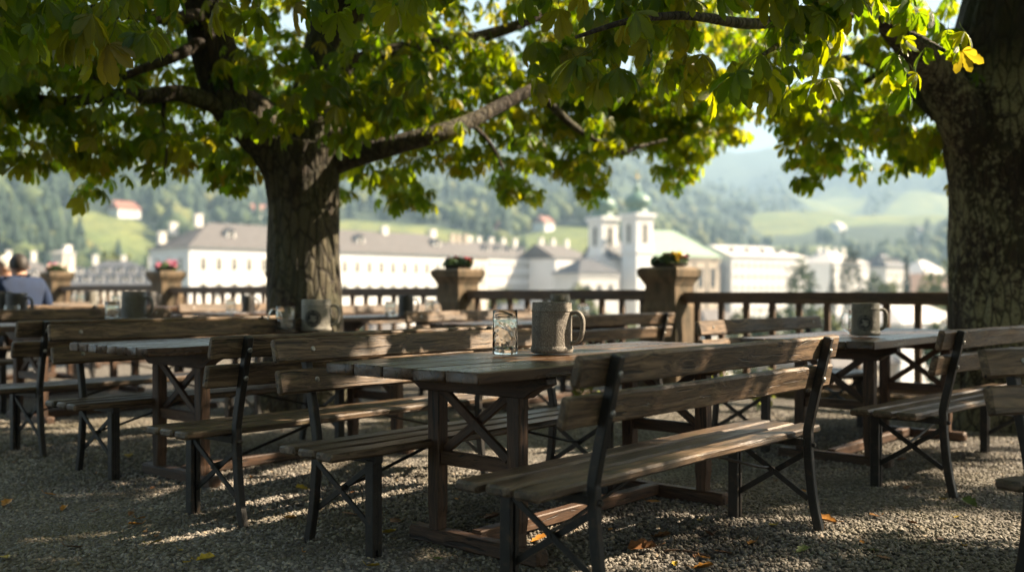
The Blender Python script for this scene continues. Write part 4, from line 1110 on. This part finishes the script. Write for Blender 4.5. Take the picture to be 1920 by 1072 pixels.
def prism(name,mat,p0,L,W,z0,z1,rise,roofmat,hip0=0,hip1=0,par=ch):
    m=MB(); obox(m,p0+np.array([0,0,z0]),d*L,e*W,np.array([0,0,z1-z0])); obox(m,p0-d*.3-e*.3+np.array([0,0,z1-.9]),d*(L+.6),e*(W+.6),np.array([0,0,.6]))
    o=m.build(name,mat,par)
    r=MB(); ov=.6; z=z1+.004
    v=[p0-d*ov-e*ov,p0+d*(L+ov)-e*ov,p0+d*(L+ov)+e*(W+ov),p0-d*ov+e*(W+ov)]; v=[q+np.array([0,0,z]) for q in v]
    v+= [p0+d*hip0+e*W/2+np.array([0,0,z1+rise]),p0+d*(L-hip1)+e*W/2+np.array([0,0,z1+rise])]
    r.add(v,[(0,1,5,4),(2,3,4,5),(3,0,4),(1,2,5),(3,2,1,0)]); r.build('roof',roofmat,o); return o
nv=prism('nave',M['stone_wall'],np.array([cx_(1222,253),253.0,0]),25,17,ZB,10.3,7.2,M['roof_copper'],0,8.5)
wn=MB()
for k in range(5):
    q=np.array([cx_(1222,253),253.0,0])+d*(3+4.6*k)
    obox(wn,q-e*.06+np.array([0,0,2.2]),d*1.8,e*.055,np.array([0,0,5.2])); 
    obox(wn,q-d*1.3-e*.30+np.array([0,0,ZB]),d*.9,e*.29,np.array([0,0,9.0-ZB]),1)
wn.build('nave_window',[M['pane'],M['stone_wall']],nv)
prism('front_gable',M['white_wall'],np.array([cx_(1150,251),251.5,0]),5.2,12,ZB,9.5,7.6,M['roof_dark'],0,0)
hf=prism('chapel',M['grey_wall'],np.array([cx_(1086,236),236.0,0]),12.5,10,ZB,5.6,3.6,M['roof_dark'],4.6,4.6)
wn=MB()
for k in range(3):
    q=np.array([cx_(1086,236),236.0,0])+d*(2.0+3.6*k); obox(wn,q-e*.06+np.array([0,0,-.6]),d*1.3,e*.055,np.array([0,0,3.4]))
wn.build('chapel_window',[M['pane']],hf)
prism('church_facade',M['white_wall'],np.array([cx_(1107,249),247.0,0]),13.5,4,ZB,8.8,1.2,M['roof_pale'],1.5,1.5)
# ------------------------------------------------------------------ valley floor, slopes, forest
def town_ground():
    s=NT('town ground'); p=s.pos(); a=s.noise(p,.03,5,.6); c=s.ramp(a,[(.35,(.055,.085,.028)),(.5,(.14,.13,.11)),(.62,(.24,.22,.19))]); s.pr(c,.9); return s.m
m=MB(); n=40; xs=np.linspace(-5000,5000,n); ys=np.linspace(-250,5000,n)
m.add([(-5200,-280,ZB-.004),(5200,-280,ZB-.004),(5200,5100,ZB-.004),(-5200,5100,ZB-.004)],[(0,1,2,3)])
tag(m.build('town_ground',town_ground()),kind='structure')
m=MB(); q0=np.array([-60,84,ZB]); m.add([(-90,70,ZB+.004),(90,120,ZB+.004),(88,129,ZB+.004),(-92,79,ZB+.004)],[(0,1,2,3)])
tag(m.build('street',plain('pale asphalt street',(.16,.155,.15),.85,.15,.4)),kind='structure')
from mathutils import noise as MN
def smooth(a,b,x): t=np.clip((x-a)/(b-a),0,1); return t*t*(3-2*t)
def hill(px, D):
    """terrain height; px = bearing as photo column"""
    k=np.interp(px,[-800,0,400,800,1150,1400,1900,2700],[.72,.78,.95,1.0,1.05,1.45,1.5,1.4])   # how far off the slope begins
    d=D/k
    h=np.interp(d,[0,330,420,500,560,650,700,1000,1500,2200,3200,4200,5000],[0,0,18,38,53,70,78,122,225,375,545,660,670])
    x=(px-960)/F*D
    amp=np.clip((d-380)/2500,0,1)
    nz=MN.fractal(Vector((x/620,D/620,1.3)),1.0,2.1,5)
    return ZB-.6+h*(1+.10*nz*min(1,d/900))+nz*amp*150
MEAD=[(215,470,95,60),(400,520,55,45),(740,580,150,72),(1075,580,90,95),(1000,560,45,40),(1640,1350,150,330),(1480,1180,75,190),(1745,1700,100,420),(1480,830,90,60),(330,420,80,30),(1560,2100,70,330)]
def meadow(px,D,grow=1.0):
    v=-9.0
    for (c,d0,rx,rd) in MEAD:
        q=((px-c)/(rx*grow))**2+((D-d0)/(rd*(1.7 if D<d0 and grow>1 else 1)))**2
        v=max(v,1-q)
    return v
def hill_mat():
    s=NT('wooded slope'); p=s.pos(); a=s.noise(p,.06,6,.7); b=s.noise(p,.012,4,.6)
    at_=s.n('ShaderNodeAttribute',attribute_name='wc'); z=s.n('ShaderNodeSeparateXYZ'); s.l(at_.outputs['Vector'],z.inputs[0])
    c=s.ramp(a,[(.3,(.012,.026,.014)),(.5,(.025,.046,.02)),(.7,(.06,.085,.03))])
    g=s.mix(s.ramp(s.noise(s.mapv(p,(1,.35,1)),.05,4,.6),[(.42,0),(.6,.6)]),s.ramp(b,[(.35,(.10,.14,.03)),(.65,(.20,.21,.055))]),(.07,.10,.028))
    mk=s.ramp(s.math('ADD',z.outputs[0],s.math('MULTIPLY',s.math('SUBTRACT',a,.5),.3)),[(.05,0),(.15,1)])
    s.pr(s.mix(mk,c,g),.95,s.bump(a,1.0,6.0)); return s.m
m=MB(); pxs=np.linspace(-1100,3000,206); Ds=np.concatenate([np.linspace(330,1300,70),np.linspace(1330,4950,70)])
vs=[];wc=[];fs=[]
for D in Ds:
    for px in pxs:
        x=(px-960)/F*D; h=hill(px,D); vs.append((x,D,h)); wc.append((meadow(px,D),0,0))
W=len(pxs)
for i in range(len(Ds)-1):
    for j in range(W-1): fs.append((i*W+j,i*W+j+1,(i+1)*W+j+1,(i+1)*W+j))
m.add(vs,fs,wc); HILLTOP=max(v[2] for v in vs)
tag(m.build('hills',hill_mat(),smooth=True),kind='structure')
# forest on the slopes: one mass
def conifer_tpl(n=7):
    V_=[];F_=[]
    for k,(z0,z1,r) in enumerate(((.10,.52,.19),(.36,.78,.145),(.62,1.0,.095))):
        o=len(V_)
        for j in range(n):
            a=6.28*j/n+k; rr=r*(.75+.5*random.random()); V_.append((rr*math.cos(a),rr*math.sin(a),z0+.05*random.random()))
        V_.append((0,0,z1)); F_+=[(o+j,o+(j+1)%n,o+n) for j in range(n)]
    return np.array(V_),np.array(F_)
def broad_tpl():
    import bmesh
    bm=bmesh.new(); bmesh.ops.create_icosphere(bm,subdivisions=2,radius=.5)
    s=random.random()*50
    for v in bm.verts:
        k=1+.45*MN.noise(v.co*3.2+Vector((s,0,0))); v.co=Vector((v.co.x*k*.8,v.co.y*k*.8,v.co.z*k*.9+.52))
    bm.faces.ensure_lookup_table(); V_=np.array([v.co[:] for v in bm.verts]); F_=np.array([[v.index for v in f.verts] for f in bm.faces]); bm.free(); return V_,F_
def forest_mat():
    s=NT('forest'); a=s.n('ShaderNodeAttribute',attribute_name='wc'); z=s.n('ShaderNodeSeparateXYZ'); s.l(a.outputs['Vector'],z.inputs[0])
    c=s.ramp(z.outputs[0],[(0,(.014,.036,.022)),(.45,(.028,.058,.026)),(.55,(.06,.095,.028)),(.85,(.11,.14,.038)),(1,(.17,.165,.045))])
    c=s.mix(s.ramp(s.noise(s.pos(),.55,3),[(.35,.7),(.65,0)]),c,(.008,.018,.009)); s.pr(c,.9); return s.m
M['forest']=forest_mat()
def scatter_forest():
    con=[conifer_tpl() for _ in range(4)]; bro=[broad_tpl() for _ in range(4)]
    P_=[]
    tries=0
    while len(P_)<8200 and tries<60000:
        tries+=1
        px=random.uniform(-500,2400); D=340+2300*random.random()**1.7
        if meadow(px,D,1.02)>-.02: continue
        k=np.interp(px,[-800,0,400,800,1150,1400,1900,2700],[.72,.78,.95,1.0,1.05,1.45,1.5,1.4])
        if D/k<372 and random.random()<.5: continue
        P_.append((px,D))
    VV=[];FF=[];CC=[];o=0
    for px,D in P_:
        x=(px-960)/F*D; h=hill(px,D)
        pc=.72 if px<520 else .5
        cl=MN.noise(Vector((x/90,D/90,4)))
        isc=random.random()<pc+cl*.7
        s=(random.uniform(13,23) if isc else random.uniform(10,17))*(1+.25*min(1,max(0,(D-900)/1200)))
        tv,tf=random.choice(con if isc else bro)
        wd=s*(.95 if isc else random.uniform(.85,1.2)); a=random.random()*6.28
        v=np.stack([(tv[:,0]*math.cos(a)-tv[:,1]*math.sin(a))*wd+x,(tv[:,0]*math.sin(a)+tv[:,1]*math.cos(a))*wd+D,tv[:,2]*s+h-1.0],1)
        VV.append(v);FF.append(tf+o);o+=len(v); t=(random.random()*.48 if isc else .5+.5*random.random()); CC.append(np.repeat([[t,0,0]],len(v),0))
    me=bpy.data.meshes.new('forest'); v=np.concatenate(VV); f=np.concatenate(FF).astype(np.int32)
    me.vertices.add(len(v)); me.vertices.foreach_set('co',v.ravel()); me.loops.add(f.size); me.loops.foreach_set('vertex_index',f.ravel())
    me.polygons.add(len(f)); me.polygons.foreach_set('loop_start',np.arange(0,f.size,3,dtype=np.int32))
    at_=me.attributes.new('wc','FLOAT_VECTOR','POINT'); at_.data.foreach_set('vector',np.concatenate(CC).ravel())
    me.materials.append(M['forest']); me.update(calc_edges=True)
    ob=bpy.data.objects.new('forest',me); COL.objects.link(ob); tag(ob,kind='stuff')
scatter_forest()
# single houses on the slopes
for (px,D,L,W,hh,wl,rf,lab) in ((222,520,13,9,5,'white_wall','red_roof','white hillside farmhouse with red roof above the meadow at left'),
   (478,600,13,10,5,'grey_wall','red_roof','hillside house with reddish roof just left of the thick trunk'),
   (1022,640,11,9,6,'white_wall','red_roof','white hillside house with red roof beside the steep meadow'),
   (945,585,10,9,4,'cream_wall','red_roof','small brown-roofed house on the slope left of the steep meadow'),
   (1575,1000,22,12,6,'white_wall','roof_pale','pale hillside villa among trees below the right meadows'),
   (1730,900,18,11,6,'cream_wall','roof_brown','hillside house with brown roof beside the lichened trunk'),
   (1545,760,10,8,5,'grey_wall','roof_dark','small grey hillside house above the long white blocks')):
    z=hill(px,D); b=Block('hillside_house',lab,'house',px,D,2300,L,W,z+hh,z+hh+4.5,M[wl],M[rf],'houses on the slopes',(0,0),zb=z-3)
    b.windows([2.5+3.5*k for k in range(int(L/4))],[z+hh-3],1.2,1.6)
# trees of the town, each its own thing
M['tcrown']=[plain('town foliage '+n,c,.8,.45,.9,0) for n,c in (('green',(.06,.095,.025)),('olive',(.12,.14,.03)),('dark',(.022,.045,.02)))]
M['ttrunk']=plain('town tree trunk',(.06,.045,.03),.9)
def town_tree(px,D,ztop,w,kind,mat,label):
    x=px2x(px,D); o=thing('town_tree',label,'tree',(x,D,ZB),0,'trees of the town'); h=ztop-ZB
    m=MB(); tube(m,[(0,0,0),(0,0,h*.55)],[w*.05+.1,w*.03+.05],7); m.build('trunk',M['ttrunk'],o)
    m=MB(); n=900; 
    for k in range(n):
        if kind=='c':
            t=random.random()**.7; rr=w/2*(1-t)*(.35+.65*random.random())*(1+.25*math.sin(t*30)); a=random.random()*6.28; q=np.array([rr*math.cos(a),rr*math.sin(a),h*(.12+.88*t)])
        else:
            v=rng.normal(size=3); v/=np.linalg.norm(v); r=.62+.38*random.random(); r*=1+.28*MN.noise(Vector(v*2.2)+Vector((px,0,0))); q=np.array([v[0]*w/2*r,v[1]*w/2*r,h-w*.55+v[2]*w*.55*r]) if h<w*1.6 else np.array([v[0]*w/2*r,v[1]*w/2*r,h*.62+v[2]*h*.38*r])
        s=w*.055*(.6+.8*random.random()); a_=unit(rng.normal(size=3)); b_=unit(np.cross(a_,rng.normal(size=3)))
        m.add([q-a_*s,q+b_*s,q+a_*s,q-b_*s],[(0,1,2,3)])
    m.build('crown',M['tcrown'][mat],o)
TT=[(1502,215,8.0,7,'b',0,'round green tree before the long white block'),(1560,225,7.6,4.2,'c',2,'dark pointed conifer between two white blocks'),(1596,220,11.5,5.2,'b',2,'tall slim dark tree before the second white block'),
(1640,200,5.2,6,'b',0,'low bushy tree left of the pointed conifer near the trunk'),(1700,230,9.4,5,'c',2,'pointed dark conifer before the grey house'),(1672,190,3.6,6,'b',1,'rounded light green tree beneath the pointed conifer'),(1745,190,5,7,'b',1,'olive green tree beside the lichened trunk'),(1775,210,7.5,6,'b',0,'green tree partly hidden by the lichened trunk'),
(1090,170,2.6,6,'b',1,'yellow-green tree before the church chapel'),(944,175,1.9,6.5,'b',1,'yellow-green tree before the white block'),(212,225,10.8,9,'b',1,'big rounded yellow-green tree left of the white palace'),(10,230,9.5,8,'b',1,'olive tree at the left edge behind the white-haired man'),(290,235,11,8,'b',0,'green tree behind the corner of the white palace'),
(1400,120,-1.0,6,'b',1,'light tree seen through the railing right of the stone pillar'),(1460,110,-.6,7,'b',0,'green tree seen through the railing below the pale bench'),(1540,115,-.8,6,'b',1,'olive tree seen through the railing above the pale bench'),(1780,105,-1.5,6,'b',0,'dark green tree seen through the railing beside the trunk'),
(1000,115,-.8,5,'b',1,'light green tree seen between balusters above the large stein'),(1110,108,-.6,6,'b',0,'green tree seen between balusters right of the large stein'),(1170,112,-1.6,6,'b',1,'yellow-green tree seen between balusters left of the stone pillar'),(655,118,-1.2,5,'b',1,'small tree seen between balusters right of the trunk'),(350,125,-1.0,6,'b',1,'pale green tree seen between balusters beside the flowered pillar'),(450,130,-1.6,6,'b',1,'small green tree seen between balusters left of the trunk'),
(1300,300,12.5,10,'b',0,'tree behind the pale green church roof'),(1430,330,14,13,'b',0,'wide green tree above the long white block'),(1480,340,16,12,'b',0,'green hill-foot tree right of the wide green one')]
for a in TT: town_tree(*a)
# ------------------------------------------------------------------ two seated people
def skinmat(n,c): 
    s=NT(n); nz=s.noise(s.objc(),12,4); s.pr(s.ramp(nz,[(.3,tuple(x*.85 for x in c)),(.7,c)]),.55); return s.m
M['skin']=skinmat('skin',(.46,.25,.17)); M['blue_shirt']=plain('dark blue cotton shirt',(.006,.02,.058),.85,.25,9); M['white_shirt']=plain('white shirt',(.75,.72,.68),.85,.06,9)
M['dark_hair']=plain('short dark hair',(.02,.014,.011),.6,.3,60); M['white_hair']=plain('thin white hair',(.7,.66,.6),.6,.15,60); M['trousers']=plain('dark trousers',(.03,.03,.035),.85,.2,8)
def skinned(name, nodes, edges, mat, parent, root=0, sub=2):
    me=bpy.data.meshes.new(name); me.from_pydata([n[:3] for n in nodes],edges,[]); me.materials.append(mat)
    o=bpy.data.objects.new(name,me); COL.objects.link(o); o.parent=parent
    md=o.modifiers.new('skin','SKIN'); 
    if not me.skin_vertices: me.attributes.new
    sv=me.skin_vertices[0].data if len(me.skin_vertices) else None
    if sv is None: raise RuntimeError('no skin layer')
    for i,n in enumerate(nodes): sv[i].radius=(n[3],n[4] if len(n)>4 else n[3]); sv[i].use_root=(i==root)
    md.use_smooth_shade=True
    sb=o.modifiers.new('sub','SUBSURF'); sb.levels=sub; sb.render_levels=sub
    return o
def make_skin_layer(me):
    pass
def person(loc, rz, label, shirt, hair, lean, bald, turn):
    """sits at the origin on a seat of .46 m, facing local +Y"""
    t=thing('person',label,'person',loc,rz)
    L=lean
    pel=(0,0,.56); che=(0,.10*L,.90); nk=(0,.15*L,1.12); hd=(0,.20*L,1.20)
    body=[(0,0,.56,.15,.125),(0,.05*L,.74,.145,.11),(0,.10*L,.98,.17,.115),(0,.14*L,1.14,.13,.095),(0,.17*L,1.19,.08,.08),(0,.20*L,1.22,.078,.085),(0,.215*L,1.30,.088,.105),(0,.21*L,1.38,.072,.09),(0,.20*L,1.43,.04,.05)]
    edges=[(i,i+1) for i in range(8)]
    def chain(start, pts):
        p=start
        for q in pts: body.append(q); edges.append((p,len(body)-1)); p=len(body)-1
        return p
    for s in (-1,1):
        h=chain(2,[(s*.20,.12*L,1.12,.08),(s*.245,.15*L,.90,.05),(s*.275,.17*L+.02,.80,.044),(s*.22,.34,.84,.036),(s*.13,.46,.86,.026),(s*.115,.52,.862,.034,.02)])
        for k in range(4):
            fx=s*(.115-.018*(k-1.5)*1.0); chain(h,[(fx,.575,.865,.0095),(fx-s*.004,.60+.008*(1.5-abs(k-1.5)),.852,.0085),(fx-s*.006,.612+.008*(1.5-abs(k-1.5)),.838,.007)])
        chain(h,[(s*.07,.535,.866,.011),(s*.055,.56,.858,.009)])
        k=chain(0,[(s*.10,.12,.535,.095),(s*.12,.40,.53,.068),(s*.12,.43,.30,.055),(s*.12,.40,.10,.042),(s*.12,.47,.04,.042,.035),(s*.12,.58,.03,.038,.025)])
    skinned('body',body,edges,M['skin'],t,0)
    sh=[(0,0,.55,.175,.15),(0,.05*L,.74,.17,.135),(0,.10*L,.98,.19,.14),(0,.14*L,1.15,.16,.115),(0,.158*L,1.205,.09,.09)]; e=[(0,1),(1,2),(2,3),(3,4)]
    for s in (-1,1):
        o=len(sh); sh+= [(s*.205,.12*L,1.125,.105),(s*.265,.15*L,.90,.082),(s*.285,.17*L+.02,.795,.062),(s*.22,.34,.84,.047)]; e+=[(2,o),(o,o+1),(o+1,o+2),(o+2,o+3)]
    skinned('shirt',sh,e,shirt,t,0)
    tr=[(0,0,.53,.165,.14)]; e=[]
    for s in (-1,1):
        o=len(tr); tr+=[(s*.10,.12,.535,.112),(s*.12,.40,.53,.085),(s*.12,.43,.30,.07),(s*.12,.41,.10,.06)]; e+=[(0,o),(o,o+1),(o+1,o+2),(o+2,o+3)]
    skinned('trousers',tr,e,M['trousers'],t,0)
    # head details: hair cap, ears, face
    hc=np.array([0,.212*L,1.325])
    m=MB(); n=20; vs=[];rows=9
    top=1.3 if not bald else .2
    for i in range(rows):
        ph=math.pi*.5-(i/(rows-1))*math.radians(105)
        for j in range(n):
            a=6.28*j/n; fr=math.sin(a)           # +Y is the face
            lim=ph if fr<.3 else max(ph,.35)
            r=1.0+.03*random.random()
            vs.append((hc[0]+.100*r*math.cos(lim)*math.cos(a),hc[1]-.006+.120*r*math.cos(lim)*math.sin(a),hc[2]+.005+.135*r*math.sin(lim)))
    f=[(i*n+j,i*n+(j+1)%n,(i+1)*n+(j+1)%n,(i+1)*n+j) for i in range(rows-1) for j in range(n)]
    m.add(vs,f); m.build('hair',hair,t,smooth=True)
    m=MB()
    for s in (-1,1):
        c=hc+np.array([s*.088,-.005,-.02])
        lathe(m,[(0,-.012),(.02,-.01),(.03,0),(.024,.01),(0,.012)],12,c)
    v=m.v
    m.build('ear',M['skin'],t,smooth=True)
    m=MB(); y=hc[1]+.1
    m.add([hc+np.array(q) for q in ((-.012,.098,.02),(.012,.098,.02),(.018,.105,-.035),(-.018,.105,-.035),(0,.128,-.03))],[(0,1,4),(1,2,4),(2,3,4),(3,0,4)]); m.build('nose',M['skin'],t,smooth=True)
    m=MB()
    for s in (-1,1): lathe(m,[(0,-.008),(.011,-.004),(.012,.003),(0,.008)],10,hc+np.array([s*.034,.094,.012]))
    m.build('eye',M['dark_hair'],t,smooth=True)
    m=MB(); tube(m,[hc+np.array(q) for q in ((-.025,.092,-.062),(0,.1,-.065),(.025,.092,-.062))],.005,6); m.build('mouth',plain('lips '+label[:8],(.35,.12,.10),.5),t,smooth=True)
    return t
mid=np.array([-5.27,10.8]); z=gz(*mid)
person((mid[0],mid[1],z),ROT-.05,'man in a dark blue shirt with short dark hair, seen from behind at a table','x' and M['blue_shirt'],M['dark_hair'],1.0,False,0)
p2=np.array([-5.74,11.7]); person((p2[0],p2[1],gz(*p2)),math.pi/2+.35,'white-haired man in a white shirt sitting across from the man in blue',M['white_shirt'],M['white_hair'],.9,True,0)
# ------------------------------------------------------------------ air, light, camera
hz=NT('valley haze'); vol=hz.n('ShaderNodeVolumePrincipled')
vol.inputs['Color'].default_value=(.48,.75,1,1); vol.inputs['Density'].default_value=.00036; vol.inputs['Anisotropy'].default_value=.0
hz.l(vol.outputs[0],hz.out.inputs['Volume'])
m=MB(); box(m,(-5400,-290,ZB-1.6),(5400,5150,HILLTOP+8)); tag(m.build('haze',hz.m),kind='stuff')
w=bpy.data.worlds.new('World'); SC.world=w; w.use_nodes=True; nt=w.node_tree; nt.nodes.clear()
sky=nt.nodes.new('ShaderNodeTexSky'); sky.sky_type='NISHITA'; sky.sun_disc=False
EL=math.asin(SUN[2]); AZ=math.atan2(SUN[0],SUN[1]); sky.sun_elevation=EL; sky.sun_rotation=AZ; sky.dust_density=2.0
bg=nt.nodes.new('ShaderNodeBackground'); bg.inputs['Strength'].default_value=.05; ow=nt.nodes.new('ShaderNodeOutputWorld')
nt.links.new(sky.outputs[0],bg.inputs[0]); nt.links.new(bg.outputs[0],ow.inputs[0])
sl=bpy.data.lights.new('sun','SUN'); sl.energy=5.0; sl.angle=math.radians(.53); sl.color=(1,.90,.76)
so=bpy.data.objects.new('sun',sl); COL.objects.link(so); so.rotation_euler=Vector(SUN).to_track_quat('Z','Y').to_euler()
cd=bpy.data.cameras.new('camera'); co=bpy.data.objects.new('camera',cd); COL.objects.link(co); SC.camera=co
co.location=(0,0,H); co.rotation_euler=(math.pi/2,0,0); cd.sensor_width=36; cd.lens=F/1920*36
cd.shift_y=(HOR-536)/1920; cd.clip_start=.05; cd.clip_end=20000
cd.dof.use_dof=True; cd.dof.focus_distance=4.45; cd.dof.aperture_fstop=1.25; cd.dof.aperture_blades=0
SC.view_settings.view_transform='Standard'; SC.view_settings.look='None'; SC.view_settings.exposure=2.32; SC.view_settings.gamma=1
SC.view_settings.use_white_balance=True; SC.view_settings.white_balance_temperature=7800; SC.view_settings.white_balance_tint=12
SC.render.engine='CYCLES'; cy=SC.cycles; cy.use_denoising=True
try: cy.denoiser='OPENIMAGEDENOISE'; cy.denoising_input_passes='RGB_ALBEDO_NORMAL'; cy.denoising_prefilter='ACCURATE'
except Exception: pass
cy.max_bounces=7; cy.diffuse_bounces=4; cy.glossy_bounces=3; cy.transmission_bounces=7; cy.transparent_max_bounces=8; cy.volume_bounces=0
cy.caustics_reflective=False; cy.caustics_refractive=False; cy.sample_clamp_indirect=4.0; cy.use_adaptive_sampling=True; cy.adaptive_threshold=.005
cy.use_light_tree=False
